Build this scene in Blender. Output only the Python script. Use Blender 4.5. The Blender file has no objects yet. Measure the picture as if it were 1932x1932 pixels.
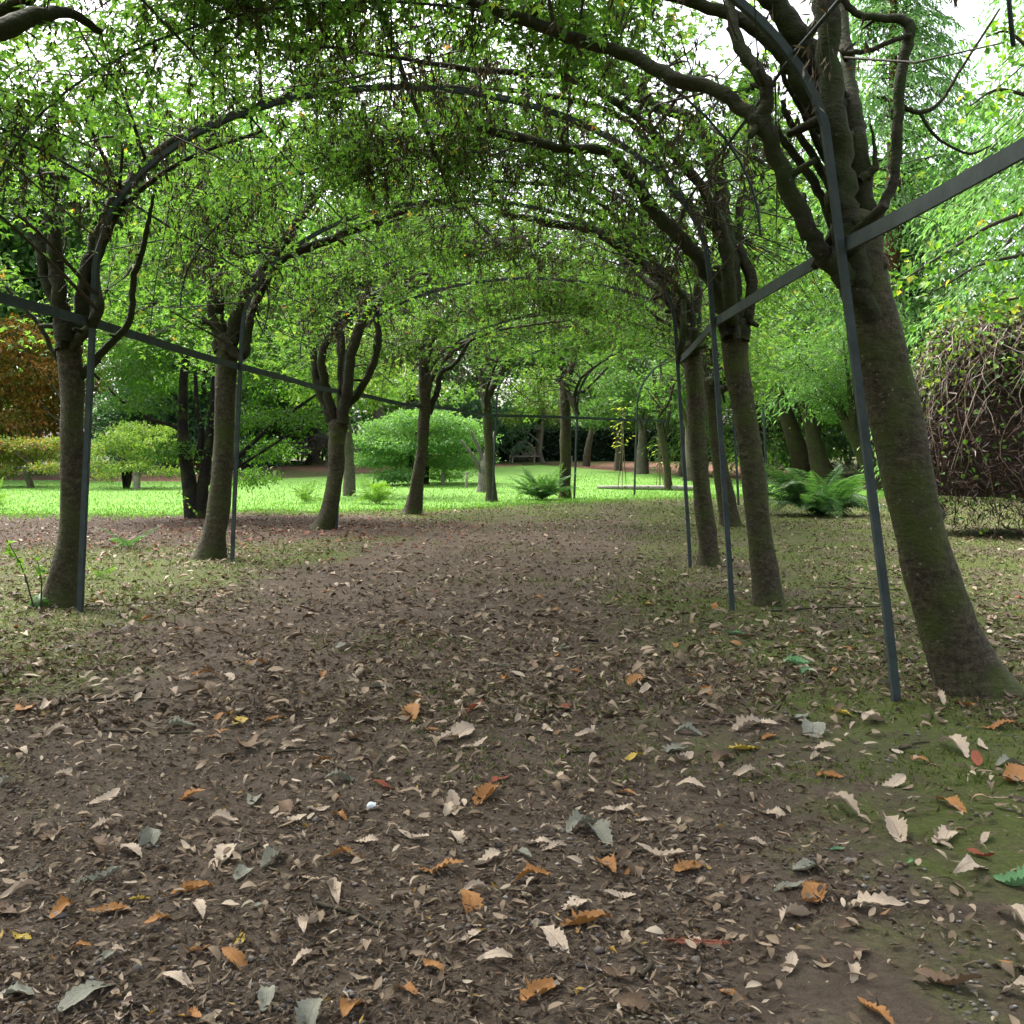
import bpy, math, random
import numpy as np
from mathutils import Vector, Matrix

R = math.radians
rng = np.random.default_rng(11)
random.seed(11)
scene = bpy.context.scene
col = scene.collection

# ------------------------------------------------------------------ camera
CAM_H = 1.45
cam_d = bpy.data.cameras.new('camera')
cam = bpy.data.objects.new('camera', cam_d)
col.objects.link(cam)
cam.location = (0, 0, CAM_H)
cam.rotation_euler = (R(90), 0, 0)
cam_d.sensor_width = 36
cam_d.lens = 36
cam_d.shift_y = -0.055
cam_d.clip_start = 0.05
cam_d.clip_end = 600
scene.camera = cam

# ------------------------------------------------------------------ light
SUN_EL, SUN_AZ = R(56), R(318)      # azimuth clockwise from +Y
world = bpy.data.worlds.new('World')
scene.world = world
world.use_nodes = True
wn = world.node_tree
sky = wn.nodes.new('ShaderNodeTexSky')
sky.sky_type = 'NISHITA'
sky.sun_disc = False
sky.sun_elevation = SUN_EL
sky.sun_rotation = SUN_AZ
sky.air_density = 1.0
sky.dust_density = 6.0
sky.ozone_density = 1.0
bg = wn.nodes['Background']
bg.inputs['Strength'].default_value = 0.15
hsv = wn.nodes.new('ShaderNodeHueSaturation')      # thin overcast: greyer than a clear sky
hsv.inputs['Saturation'].default_value = 0.4
wn.links.new(sky.outputs[0], hsv.inputs['Color'])
wn.links.new(hsv.outputs[0], bg.inputs[0])
sun_d = bpy.data.lights.new('sun', 'SUN')
sun_d.energy = 1.5
sun_d.angle = R(25)
sun_d.color = (1.0, 0.96, 0.9)
sun = bpy.data.objects.new('sun', sun_d)
col.objects.link(sun)
sdir = Vector((math.sin(SUN_AZ) * math.cos(SUN_EL), math.cos(SUN_AZ) * math.cos(SUN_EL), math.sin(SUN_EL)))
sun.rotation_euler = sdir.to_track_quat('Z', 'Y').to_euler()
vs = scene.view_settings
vs.view_transform = 'Standard'
vs.look = 'None'
vs.exposure = 2.05
vs.gamma = 1.0
vs.use_curve_mapping = False
cy = scene.cycles
cy.max_bounces = 4
cy.use_adaptive_sampling = True
cy.adaptive_threshold = 0.025
cy.diffuse_bounces = 3
cy.glossy_bounces = 1
cy.transmission_bounces = 3
cy.caustics_reflective = False
cy.caustics_refractive = False

# ------------------------------------------------------------------ helpers
def lattice(ix, iy, seed):
    n = (ix.astype(np.int64) * 374761393 + iy.astype(np.int64) * 668265263 + seed * 144665) & 0x7fffffff
    n = ((n ^ (n >> 13)) * 1274126177) & 0x7fffffff
    return ((n ^ (n >> 16)) & 0xffff) / 65535.0

def vnoise(x, y, seed=0):
    x = np.asarray(x, float); y = np.asarray(y, float)
    ix = np.floor(x); iy = np.floor(y)
    fx = x - ix; fy = y - iy
    fx = fx * fx * (3 - 2 * fx); fy = fy * fy * (3 - 2 * fy)
    a = lattice(ix, iy, seed); b = lattice(ix + 1, iy, seed)
    c = lattice(ix, iy + 1, seed); d = lattice(ix + 1, iy + 1, seed)
    return (a * (1 - fx) + b * fx) * (1 - fy) + (c * (1 - fx) + d * fx) * fy

def fbm(x, y, seed=0, o=3):
    s = 0; a = 0.5
    for k in range(o):
        s = s + a * vnoise(x * 2 ** k, y * 2 ** k, seed + k); a *= 0.5
    return s / (1 - 0.5 ** o)

def smooth(a, b, x):
    t = np.clip((np.asarray(x, float) - a) / (b - a), 0, 1)
    return t * t * (3 - 2 * t)

def gz(x, y):
    x = np.asarray(x, float); y = np.asarray(y, float)
    d = np.clip(y - 26, 0, 52)
    z = 0.00042 * d * d + np.maximum(0, y - 78) * 0.012
    return z + 0.05 * (vnoise(x * 0.35 + 9, y * 0.35, 5) - 0.5)

def at(px, py, y):
    return np.array([(px - 966) / 1932 * y, y, CAM_H + (860 - py) / 1932 * y])

def base(px, py):
    lo, hi = 1.0, 200.0
    for _ in range(50):
        m = (lo + hi) / 2
        p = at(px, py, m)
        if p[2] > gz(p[0], p[1]): lo = m
        else: hi = m
    return np.array([p[0], p[1], float(gz(p[0], p[1]))])

def tag(o, label=None, cat=None, group=None, kind=None):
    if label: o['label'] = label
    if cat: o['category'] = cat
    if group: o['group'] = group
    if kind: o['kind'] = kind
    return o

def empty(name, loc, label, cat, group=None):
    o = bpy.data.objects.new(name, None)
    o.empty_display_size = 0.2
    col.objects.link(o)
    o.location = [float(c) for c in loc]
    return tag(o, label, cat, group)

class MB:
    """collects numpy geometry, then becomes one mesh object"""
    def __init__(s):
        s.V = []; s.F = []; s.A = []; s.S = []; s.n = 0; s.UV = []
    def add(s, V, F, val=None, sm=True):
        V = np.asarray(V, float).reshape(-1, 3); F = np.asarray(F, int)
        s.V.append(V); s.F.append(F + s.n); s.n += len(V)
        v = np.zeros(len(F)) if val is None else np.broadcast_to(np.asarray(val, float), (len(F),))
        s.A.append(v); s.S.append(np.full(len(F), sm))
        return s
    def data(s, name, mat, off=(0, 0, 0)):
        me = bpy.data.meshes.new(name)
        V = np.concatenate(s.V) - np.asarray(off, float)
        me.vertices.add(len(V)); me.vertices.foreach_set('co', V.astype(np.float32).ravel())
        loops = np.concatenate([f.ravel() for f in s.F])
        tot = np.concatenate([np.full(len(f), f.shape[1]) for f in s.F])
        start = np.concatenate([[0], np.cumsum(tot)[:-1]])
        me.loops.add(len(loops)); me.loops.foreach_set('vertex_index', loops.astype(np.int32))
        me.polygons.add(len(tot)); me.polygons.foreach_set('loop_start', start.astype(np.int32))
        me.polygons.foreach_set('loop_total', tot.astype(np.int32))
        me.polygons.foreach_set('use_smooth', np.concatenate(s.S))
        a = me.attributes.new('v', 'FLOAT', 'FACE'); a.data.foreach_set('value', np.concatenate(s.A).astype(np.float32))
        me.update(calc_edges=True)
        me.validate()
        me.materials.append(mat)
        return me
    def build(s, name, mat, parent=None, off=None):
        if off is None: off = parent.location if parent else (0, 0, 0)
        o = bpy.data.objects.new(name, s.data(name, mat, off))
        col.objects.link(o)
        if parent: o.parent = parent
        else: o.location = off
        return o

def spline(P, n):
    """Catmull-Rom resample of rows (any number of columns)"""
    P = np.asarray(P, float)
    if len(P) == 2: return P[0] + (P[1] - P[0]) * np.linspace(0, 1, n)[:, None]
    Q = np.vstack([2 * P[0] - P[1], P, 2 * P[-1] - P[-2]])
    out = []
    for t in np.linspace(0, len(P) - 1 - 1e-6, n):
        i = int(t); f = t - i
        a, b, c, d = Q[i], Q[i + 1], Q[i + 2], Q[i + 3]
        out.append(0.5 * (2 * b + (c - a) * f + (2 * a - 5 * b + 4 * c - d) * f * f + (3 * b - a - 3 * c + d) * f ** 3))
    return np.array(out)

def tube_geo(P, r, k=8, rough=0.0, seed=0, flat=None):
    """tapered tube round a polyline; flat=(w,t) makes a rectangular bar instead"""
    P = np.asarray(P, float); n = len(P)
    r = np.broadcast_to(np.asarray(r, float), (n,))
    T = np.gradient(P, axis=0); T /= np.linalg.norm(T, axis=1)[:, None] + 1e-9
    up = np.array([0, 0, 1.0]) if abs(T[0][2]) < 0.8 else np.array([0, 1.0, 0])
    N = np.zeros((n, 3)); a = np.cross(T[0], up); a /= np.linalg.norm(a)
    for i in range(n):
        a = a - T[i] * a.dot(T[i]); a /= np.linalg.norm(a) + 1e-9; N[i] = a
    B = np.cross(T, N)
    th = np.linspace(0, 2 * np.pi, k, endpoint=False)
    rr = np.ones((n, k))
    if rough:
        L = np.concatenate([[0], np.cumsum(np.linalg.norm(np.diff(P, axis=0), axis=1))])
        g1 = vnoise(np.cos(th)[None, :] * 1.3 + 5 + 0 * L[:, None], L[:, None] * 3 + np.sin(th)[None, :] * 1.3, seed)
        g2 = vnoise(np.cos(th)[None, :] * 4 + 50 + 0 * L[:, None], L[:, None] * 11 + np.sin(th)[None, :] * 4, seed + 3)
        rr = 1 + rough * ((g1 - 0.5) * 1.4 + (g2 - 0.5) * 0.6)
    V = P[:, None] + (N[:, None] * np.cos(th)[None, :, None] + B[:, None] * np.sin(th)[None, :, None]) * (r[:, None] * rr)[:, :, None]
    i = np.arange(n - 1)[:, None] * k; j = np.arange(k)[None]; j2 = (j + 1) % k
    F = np.stack([i + j, i + j2, i + k + j2, i + k + j], -1).reshape(-1, 4)
    return V.reshape(-1, 3), F

def add_tube(mb, P, r, k=8, rough=0.0, seed=0, val=0.0, cap=True):
    V, F = tube_geo(P, r, k, rough, seed)
    mb.add(V, F, val)
    if cap:
        n = len(V)
        mb.F.append(np.array([list(range(n - k, n))]) + mb.n - n); mb.A.append(np.array([val])); mb.S.append(np.array([False]))

def add_bar(mb, P, side, w, t, val=0.0):
    """flat rectangular bar along P; side = direction of its wide face edge (w), t = thickness"""
    P = np.asarray(P, float); n = len(P)
    T = np.gradient(P, axis=0); T /= np.linalg.norm(T, axis=1)[:, None]
    S = np.broadcast_to(np.asarray(side, float), (n, 3)); S = S - T * (S * T).sum(1)[:, None]; S /= np.linalg.norm(S, axis=1)[:, None]
    B = np.cross(T, S)
    V = np.stack([P + S * w / 2 + B * t / 2, P - S * w / 2 + B * t / 2, P - S * w / 2 - B * t / 2, P + S * w / 2 - B * t / 2], 1)
    i = np.arange(n - 1)[:, None] * 4; j = np.arange(4)[None]; j2 = (j + 1) % 4
    F = np.stack([i + j, i + j2, i + 4 + j2, i + 4 + j], -1).reshape(-1, 4)
    F = np.vstack([F, [[3, 2, 1, 0]], [[4 * n - 4, 4 * n - 3, 4 * n - 2, 4 * n - 1]]])
    mb.add(V.reshape(-1, 3), F, val, False)

def add_box(mb, c, s, val=0.0, rot=0.0):
    c = np.asarray(c, float); s = np.asarray(s, float) / 2
    V = np.array([[x, y, z] for x in (-1, 1) for y in (-1, 1) for z in (-1, 1)]) * s
    ca, sa = math.cos(rot), math.sin(rot)
    V = V @ np.array([[ca, sa, 0], [-sa, ca, 0], [0, 0, 1]]) + c
    mb.add(V, [[0, 1, 3, 2], [4, 6, 7, 5], [0, 4, 5, 1], [2, 3, 7, 6], [0, 2, 6, 4], [1, 5, 7, 3]], val, False)

def unit(v): return v / (np.linalg.norm(v, axis=-1, keepdims=True) + 1e-9)

def add_leaves(mb, P, D, Nn, L, W, val, fold=0.18, droop=0.12):
    """folded rhombic leaves: base P, direction D, face normal Nn"""
    n = len(P)
    L = np.broadcast_to(L, (n,))[:, None]; W = np.broadcast_to(W, (n,))[:, None]
    D = unit(D); S = unit(np.cross(Nn, D)); U = np.cross(D, S)
    mid = P + D * L * 0.45
    tip = P + D * L - U * L * droop
    V = np.stack([P, mid + S * W / 2 + U * W * fold, tip, mid - S * W / 2 + U * W * fold], 1).reshape(-1, 3)
    b = np.arange(n)[:, None] * 4
    F = np.concatenate([b + np.array([0, 1, 2]), b + np.array([0, 2, 3])], 1).reshape(-1, 3)
    mb.add(V, F, np.repeat(np.broadcast_to(val, (n,)), 2), False)

def rand_dirs(n, zmean=0.0, zs=1.0):
    v = rng.normal(size=(n, 3)); v[:, 2] = v[:, 2] * zs + zmean
    return unit(v)

# ------------------------------------------------------------------ materials
def new_mat(name):
    m = bpy.data.materials.new(name); m.use_nodes = True
    nt = m.node_tree
    return m, nt, nt.nodes['Principled BSDF'], nt.nodes['Material Output']

def node(nt, t, **kw):
    n = nt.nodes.new(t)
    for k, v in kw.items():
        if k.startswith('i_'):
            key = k[2:]
            n.inputs[int(key) if key.isdigit() else key.replace('_', ' ')].default_value = v
        else: setattr(n, k, v)
    return n

def ramp(nt, src, stops, interp='LINEAR'):
    n = nt.nodes.new('ShaderNodeValToRGB'); n.color_ramp.interpolation = interp
    els = n.color_ramp.elements
    while len(els) < len(stops): els.new(0.5)
    for e, (p, c) in zip(els, stops):
        e.position = p; e.color = (*c, 1) if len(c) == 3 else c
    nt.links.new(src, n.inputs[0])
    return n.outputs[0]

def mixc(nt, fac, a, b, mode='MIX'):
    n = nt.nodes.new('ShaderNodeMix'); n.data_type = 'RGBA'; n.blend_type = mode
    for sock, v in ((n.inputs[0], fac), (n.inputs[6], a), (n.inputs[7], b)):
        if isinstance(v, (int, float)): sock.default_value = v
        elif isinstance(v, tuple): sock.default_value = (*v, 1)
        else: nt.links.new(v, sock)
    return n.outputs[2]

def noise(nt, vec, scale, detail=3, rough=0.55, dist=0.0):
    n = node(nt, 'ShaderNodeTexNoise'); n.inputs['Scale'].default_value = scale
    n.inputs['Detail'].default_value = detail; n.inputs['Roughness'].default_value = rough; n.inputs['Distortion'].default_value = dist
    if vec is not None: nt.links.new(vec, n.inputs['Vector'])
    return n.outputs[0]

def mathn(nt, op, a, b=None, clamp=False):
    n = nt.nodes.new('ShaderNodeMath'); n.operation = op; n.use_clamp = clamp
    for i, v in enumerate((a, b)):
        if v is None: continue
        if isinstance(v, (int, float)): n.inputs[i].default_value = v
        else: nt.links.new(v, n.inputs[i])
    return n.outputs[0]

def bump(nt, h, strength, dist, bsdf):
    n = node(nt, 'ShaderNodeBump', i_Strength=strength, i_Distance=dist)
    nt.links.new(h, n.inputs['Height']); nt.links.new(n.outputs[0], bsdf.inputs['Normal'])

def leaf_mat(name, stops, trans=0.45, rough=0.45, tint=(1.5, 1.55, 0.7), spec=0.35):
    m, nt, b, out = new_mat(name)
    a = node(nt, 'ShaderNodeAttribute', attribute_name='v')
    c = ramp(nt, a.outputs['Fac'], stops)
    nt.links.new(c, b.inputs['Base Color'])
    b.inputs['Roughness'].default_value = rough
    b.inputs['Specular IOR Level'].default_value = spec
    t = node(nt, 'ShaderNodeBsdfTranslucent')
    nt.links.new(mixc(nt, 1.0, c, tint, 'MULTIPLY'), t.inputs[0])
    mx = node(nt, 'ShaderNodeMixShader', i_0=trans)
    nt.links.new(b.outputs[0], mx.inputs[1]); nt.links.new(t.outputs[0], mx.inputs[2])
    nt.links.new(mx.outputs[0], out.inputs[0])
    return m

def bark_mat(name, c0, c1, moss=(0.045, 0.06, 0.012), moss_amt=0.45, lichen=0.5, lscale=1.0, rings=True):
    m, nt, b, out = new_mat(name)
    tc = node(nt, 'ShaderNodeTexCoord').outputs['Object']
    mp = node(nt, 'ShaderNodeMapping'); nt.links.new(tc, mp.inputs[0]); mp.inputs['Scale'].default_value = (6, 6, 13) if rings else (16, 16, 2.5)
    n1 = noise(nt, mp.outputs[0], 1.6, 5, 0.65, 0.4)
    n2 = noise(nt, tc, 3.2, 4, 0.6)
    n3 = noise(nt, tc, 26, 4, 0.65)
    c = ramp(nt, n1, [(0.3, c0), (0.72, c1)])
    c = mixc(nt, ramp(nt, n3, [(0.42, (0, 0, 0)), (0.66, (0.8, 0.8, 0.8))]), c, tuple(x * 0.45 for x in c0))
    n4 = noise(nt, tc, 75, 3, 0.7)
    c = mixc(nt, ramp(nt, n4, [(0.55, (0, 0, 0)), (0.7, (0.5, 0.5, 0.5))]), c, tuple(min(1, x * 1.7) for x in c1))
    mf = ramp(nt, n2, [(0.62 - moss_amt * 0.4, (0, 0, 0)), (0.85 - moss_amt * 0.4, (0.85, 0.85, 0.85))])
    c = mixc(nt, mf, c, moss)
    if lichen > 0:
        vo = node(nt, 'ShaderNodeTexVoronoi', i_Scale=16.0 * lscale); nt.links.new(tc, vo.inputs['Vector'])
        d = mathn(nt, 'ADD', vo.outputs['Distance'], mathn(nt, 'MULTIPLY', n3, 0.35))
        lf = ramp(nt, d, [(0.24, (1, 1, 1)), (0.3, (0, 0, 0))])
        big = ramp(nt, noise(nt, tc, 1.7, 2), [(0.42, (0, 0, 0)), (0.56, (lichen, lichen, lichen))])
        c = mixc(nt, mathn(nt, 'MULTIPLY', lf, big), c, (0.24, 0.26, 0.18))
    nt.links.new(c, b.inputs['Base Color'])
    b.inputs['Roughness'].default_value = 0.85
    b.inputs['Specular IOR Level'].default_value = 0.2
    bump(nt, mathn(nt, 'ADD', n1, mathn(nt, 'MULTIPLY', n3, 0.6)), 0.7, 0.03, b)
    return m

def plain_mat(name, c0, c1, scale=8, rough=0.8, metal=0.0, bump_s=0.2, spec=0.3):
    m, nt, b, out = new_mat(name)
    tc = node(nt, 'ShaderNodeTexCoord').outputs['Object']
    n1 = noise(nt, tc, scale, 5, 0.65)
    nt.links.new(ramp(nt, n1, [(0.3, c0), (0.7, c1)]), b.inputs['Base Color'])
    b.inputs['Roughness'].default_value = rough; b.inputs['Metallic'].default_value = metal
    b.inputs['Specular IOR Level'].default_value = spec
    if bump_s: bump(nt, noise(nt, tc, scale * 5, 4), bump_s, 0.01, b)
    return m

M = {}
M['lab_leaf'] = leaf_mat('laburnum_leaf', [(0.0, (0.048, 0.115, 0.021)), (0.5, (0.095, 0.188, 0.034)), (0.8, (0.16, 0.268, 0.05)), (0.93, (0.19, 0.23, 0.04)), (0.97, (0.33, 0.27, 0.05)), (1.0, (0.30, 0.13, 0.04))], 0.55, tint=(1.35, 1.5, 0.8))
M['pod'] = leaf_mat('seed_pod', [(0.0, (0.022, 0.018, 0.009)), (0.6, (0.055, 0.04, 0.017)), (1.0, (0.11, 0.08, 0.03))], 0.15, 0.7, (1, 1, 1))
M['bark'] = bark_mat('laburnum_bark', (0.026, 0.022, 0.013), (0.085, 0.072, 0.043))
M['bark_dark'] = bark_mat('limb_bark', (0.02, 0.017, 0.011), (0.048, 0.039, 0.024), moss=(0.022, 0.034, 0.006), moss_amt=0.6, lichen=0.25)
M['bark_far'] = bark_mat('grey_bark', (0.075, 0.065, 0.047), (0.16, 0.14, 0.105), lichen=0.0, moss_amt=0.3)
M['bark_pale'] = bark_mat('pale_bark', (0.09, 0.08, 0.065), (0.2, 0.18, 0.155), lichen=0.0, moss_amt=0.05, rings=False)
M['bark_red'] = bark_mat('redwood_bark', (0.10, 0.035, 0.02), (0.24, 0.095, 0.05), lichen=0.0, moss_amt=0.0, rings=False)
M['bark_black'] = bark_mat('dark_bark', (0.010, 0.009, 0.006), (0.024, 0.02, 0.014), lichen=0.0, moss_amt=0.3)
M['twig'] = plain_mat('twig_bark', (0.022, 0.018, 0.01), (0.05, 0.04, 0.022), 20)
M['steel'] = plain_mat('painted_steel', (0.028, 0.037, 0.038), (0.055, 0.07, 0.07), 6, 0.7, 0.0, 0.12, 0.2)
M['wood_grey'] = plain_mat('weathered_wood', (0.18, 0.16, 0.12), (0.34, 0.31, 0.25), 12)
M['log'] = plain_mat('bleached_log', (0.13, 0.115, 0.095), (0.27, 0.25, 0.22), 6)
M['cane'] = plain_mat('cane', (0.06, 0.05, 0.03), (0.16, 0.13, 0.08), 15)
M['fern'] = leaf_mat('fern_frond', [(0, (0.03, 0.09, 0.025)), (0.6, (0.06, 0.15, 0.045)), (1, (0.12, 0.22, 0.05))], 0.4)
M['fern_light'] = leaf_mat('fern_frond_light', [(0, (0.07, 0.16, 0.02)), (0.6, (0.12, 0.24, 0.03)), (1, (0.2, 0.3, 0.05))], 0.45)
M['acer_dark'] = leaf_mat('acer_green', [(0, (0.03, 0.085, 0.012)), (0.6, (0.055, 0.14, 0.018)), (1, (0.10, 0.2, 0.03))], 0.5)
M['acer_mound'] = leaf_mat('acer_mound', [(0, (0.09, 0.2, 0.06)), (0.6, (0.15, 0.3, 0.09)), (1, (0.24, 0.38, 0.12))], 0.4)
M['acer_yellow'] = leaf_mat('acer_yellow', [(0, (0.07, 0.15, 0.02)), (0.45, (0.14, 0.25, 0.04)), (0.85, (0.26, 0.33, 0.07)), (1, (0.42, 0.3, 0.14))], 0.4)
M['acer_orange'] = leaf_mat('acer_orange', [(0, (0.06, 0.10, 0.015)), (0.35, (0.14, 0.14, 0.02)), (0.6, (0.30, 0.17, 0.03)), (0.85, (0.40, 0.19, 0.05)), (1, (0.5, 0.3, 0.2))], 0.4, tint=(1.4, 1.1, 0.6))
M['acer_mix'] = leaf_mat('acer_mix', [(0, (0.06, 0.13, 0.02)), (0.4, (0.14, 0.22, 0.03)), (0.65, (0.27, 0.27, 0.05)), (0.82, (0.3, 0.13, 0.06)), (1, (0.42, 0.24, 0.16))], 0.4)
M['acer_purple'] = leaf_mat('acer_purple', [(0, (0.07, 0.06, 0.05)), (0.6, (0.16, 0.13, 0.11)), (1, (0.26, 0.24, 0.18))], 0.35, tint=(1.2, 1.1, 1))
M['tree_green'] = leaf_mat('tree_green', [(0, (0.04, 0.095, 0.024)), (0.6, (0.085, 0.185, 0.045)), (1, (0.16, 0.29, 0.07))], 0.45)
M['tree_blue'] = leaf_mat('tree_bluegreen', [(0, (0.04, 0.09, 0.045)), (0.6, (0.08, 0.165, 0.08)), (1, (0.14, 0.25, 0.12))], 0.35, tint=(1.2, 1.4, 0.9))
M['tree_bright'] = leaf_mat('tree_bright', [(0, (0.08, 0.19, 0.045)), (0.6, (0.15, 0.31, 0.08)), (1, (0.28, 0.42, 0.16))], 0.5, tint=(1.25, 1.4, 0.95))
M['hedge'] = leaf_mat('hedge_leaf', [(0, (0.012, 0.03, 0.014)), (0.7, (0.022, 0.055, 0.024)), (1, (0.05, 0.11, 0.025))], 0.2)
M['lime_leaf'] = leaf_mat('lime_leaf', [(0, (0.05, 0.13, 0.015)), (0.6, (0.09, 0.22, 0.025)), (0.9, (0.2, 0.33, 0.04)), (1, (0.36, 0.33, 0.06))], 0.5)
M['vine_leaf'] = leaf_mat('vine_leaf', [(0, (0.06, 0.14, 0.03)), (0.4, (0.12, 0.22, 0.04)), (0.7, (0.26, 0.32, 0.06)), (1, (0.42, 0.38, 0.08))], 0.4)
M['vine_stem'] = leaf_mat('vine_stem', [(0, (0.025, 0.016, 0.011)), (0.35, (0.075, 0.045, 0.03)), (0.7, (0.17, 0.11, 0.075)), (1, (0.34, 0.29, 0.23))], 0.0)
M['grass'] = leaf_mat('grass_blade', [(0, (0.085, 0.2, 0.035)), (0.6, (0.135, 0.29, 0.05)), (1, (0.24, 0.36, 0.09))], 0.45, tint=(1.2, 1.3, 0.7))
M['moss'] = leaf_mat('moss_blade', [(0, (0.05, 0.075, 0.012)), (0.6, (0.09, 0.125, 0.02)), (1, (0.16, 0.19, 0.04))], 0.3, tint=(1.1, 1.2, 0.7))
M['litter'] = leaf_mat('leaf_litter', [(0, (0.03, 0.021, 0.014)), (0.28, (0.08, 0.057, 0.037)), (0.52, (0.165, 0.12, 0.078)), (0.75, (0.28, 0.215, 0.15)), (0.93, (0.42, 0.35, 0.265)), (0.96, (0.28, 0.125, 0.04)), (1.0, (0.34, 0.22, 0.05))], 0.1, 0.7, (1, 0.9, 0.7), 0.2)
M['stone'] = leaf_mat('pebble', [(0, (0.05, 0.04, 0.033)), (0.6, (0.12, 0.10, 0.085)), (0.95, (0.2, 0.18, 0.16)), (1, (0.4, 0.38, 0.36))], 0.0, 0.75)
M['paper'] = plain_mat('white_fluff', (0.6, 0.66, 0.72), (0.8, 0.83, 0.86), 30)

def fallen_mat(name, c0, c1, vein):
    m, nt, b, out = new_mat(name)
    uv = node(nt, 'ShaderNodeAttribute', attribute_name='uvw').outputs['Vector']
    sp = node(nt, 'ShaderNodeSeparateXYZ'); nt.links.new(uv, sp.inputs[0])
    t, s = sp.outputs[0], mathn(nt, 'ABSOLUTE', sp.outputs[1])
    oi = node(nt, 'ShaderNodeObjectInfo')
    tc = node(nt, 'ShaderNodeTexCoord').outputs['Object']
    vx = node(nt, 'ShaderNodeVectorMath', operation='ADD'); nt.links.new(tc, vx.inputs[0]); nt.links.new(oi.outputs['Location'], vx.inputs[1])
    n1 = noise(nt, vx.outputs[0], 28, 4, 0.6)
    c = ramp(nt, n1, [(0.32, c0), (0.68, c1)])
    c = mixc(nt, mathn(nt, 'MULTIPLY', oi.outputs['Random'], 0.35), c, tuple(x * 0.55 for x in c0))
    ph = mathn(nt, 'FRACT', mathn(nt, 'SUBTRACT', mathn(nt, 'MULTIPLY', t, 11.0), mathn(nt, 'MULTIPLY', s, 3.2)))
    side = mathn(nt, 'LESS_THAN', ph, 0.13)
    mid = mathn(nt, 'LESS_THAN', s, 0.05)
    vf = mathn(nt, 'MULTIPLY', mathn(nt, 'MAXIMUM', mathn(nt, 'MULTIPLY', side, 0.45), mid), 0.8)
    c = mixc(nt, vf, c, vein)
    sp2 = ramp(nt, noise(nt, vx.outputs[0], 90, 2), [(0.62, (0, 0, 0)), (0.7, (0.6, 0.6, 0.6))])
    c = mixc(nt, sp2, c, tuple(x * 0.4 for x in c0))
    nt.links.new(c, b.inputs['Base Color']); b.inputs['Roughness'].default_value = 0.65; b.inputs['Specular IOR Level'].default_value = 0.25
    bump(nt, vf, 0.4, 0.003, b)
    tr = node(nt, 'ShaderNodeBsdfTranslucent'); nt.links.new(c, tr.inputs[0])
    mx = node(nt, 'ShaderNodeMixShader', i_0=0.12)
    nt.links.new(b.outputs[0], mx.inputs[1]); nt.links.new(tr.outputs[0], mx.inputs[2]); nt.links.new(mx.outputs[0], out.inputs[0])
    return m
FALL = {
    'p': (fallen_mat('leaf_pale_tan', (0.38, 0.295, 0.215), (0.5, 0.41, 0.32), (0.24, 0.17, 0.11)), 'pale tan leaf', 'pale tan fallen leaves'),
    'o': (fallen_mat('leaf_orange', (0.26, 0.11, 0.03), (0.38, 0.19, 0.06), (0.2, 0.08, 0.03)), 'orange brown leaf', 'orange brown fallen leaves'),
    'k': (fallen_mat('leaf_grey', (0.17, 0.17, 0.13), (0.28, 0.28, 0.22), (0.12, 0.12, 0.09)), 'grey green dried leaf', 'grey dried fallen leaves'),
    'b': (fallen_mat('leaf_brown', (0.12, 0.075, 0.045), (0.2, 0.13, 0.08), (0.09, 0.055, 0.03)), 'dull brown leaf', 'dull brown fallen leaves'),
    'y': (fallen_mat('leaf_yellow', (0.42, 0.30, 0.04), (0.5, 0.36, 0.07), (0.3, 0.22, 0.04)), 'yellow leaf', 'yellow fallen leaves'),
    'r': (fallen_mat('leaf_red', (0.18, 0.04, 0.02), (0.28, 0.08, 0.035), (0.12, 0.03, 0.02)), 'rusty red leaf', 'red fallen leaves'),
    'g': (fallen_mat('leaf_green', (0.10, 0.24, 0.10), (0.18, 0.34, 0.16), (0.2, 0.34, 0.18)), 'fresh green leaf', 'green fallen leaves'),
}

# ------------------------------------------------------------------ ground
def path_x(y):
    return np.interp(y, [-20, 3, 10, 14, 20, 26, 32, 36, 40], [-1.2, -1.0, -0.9, -0.5, 0.6, 1.6, 3.2, 5.5, 9])

def axis(fine0, fine1, step, lo, hi, grow=1.09):
    a = list(np.arange(fine0, fine1, step)); s = step
    while a[-1] < hi: s *= grow; a.append(a[-1] + s)
    s = step; b = []
    x = fine0
    while x > lo: s *= grow; x -= s; b.append(x)
    return np.array(b[::-1] + a)

def lawn_edge(x):
    return np.interp(x, [-40, -14, -8, -5, -2, 1, 4, 7, 12, 20, 40], [24.5, 25.5, 26.5, 27, 28, 31.5, 33.5, 35, 36, 40, 48])

gx = axis(-4.5, 4.5, 0.09, -160, 160, 1.12); gy = axis(1.5, 11, 0.07, -60, 260, 1.05)
X, Y = np.meshgrid(gx, gy)
micro = 0.03 * (fbm(X * 2.5, Y * 2.5, 21, 3) - 0.5) + 0.018 * (fbm(X * 9, Y * 9, 31, 2) - 0.5)
Z = gz(X, Y) + micro * smooth(40, 15, Y)
nx, ny = len(gx), len(gy)
i = np.arange(ny - 1)[:, None] * nx; j = np.arange(nx - 1)[None]
F = np.stack([i + j, i + j + 1, i + nx + j + 1, i + nx + j], -1).reshape(-1, 4)
gm = MB().add(np.stack([X, Y, Z], -1).reshape(-1, 3), F)

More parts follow.
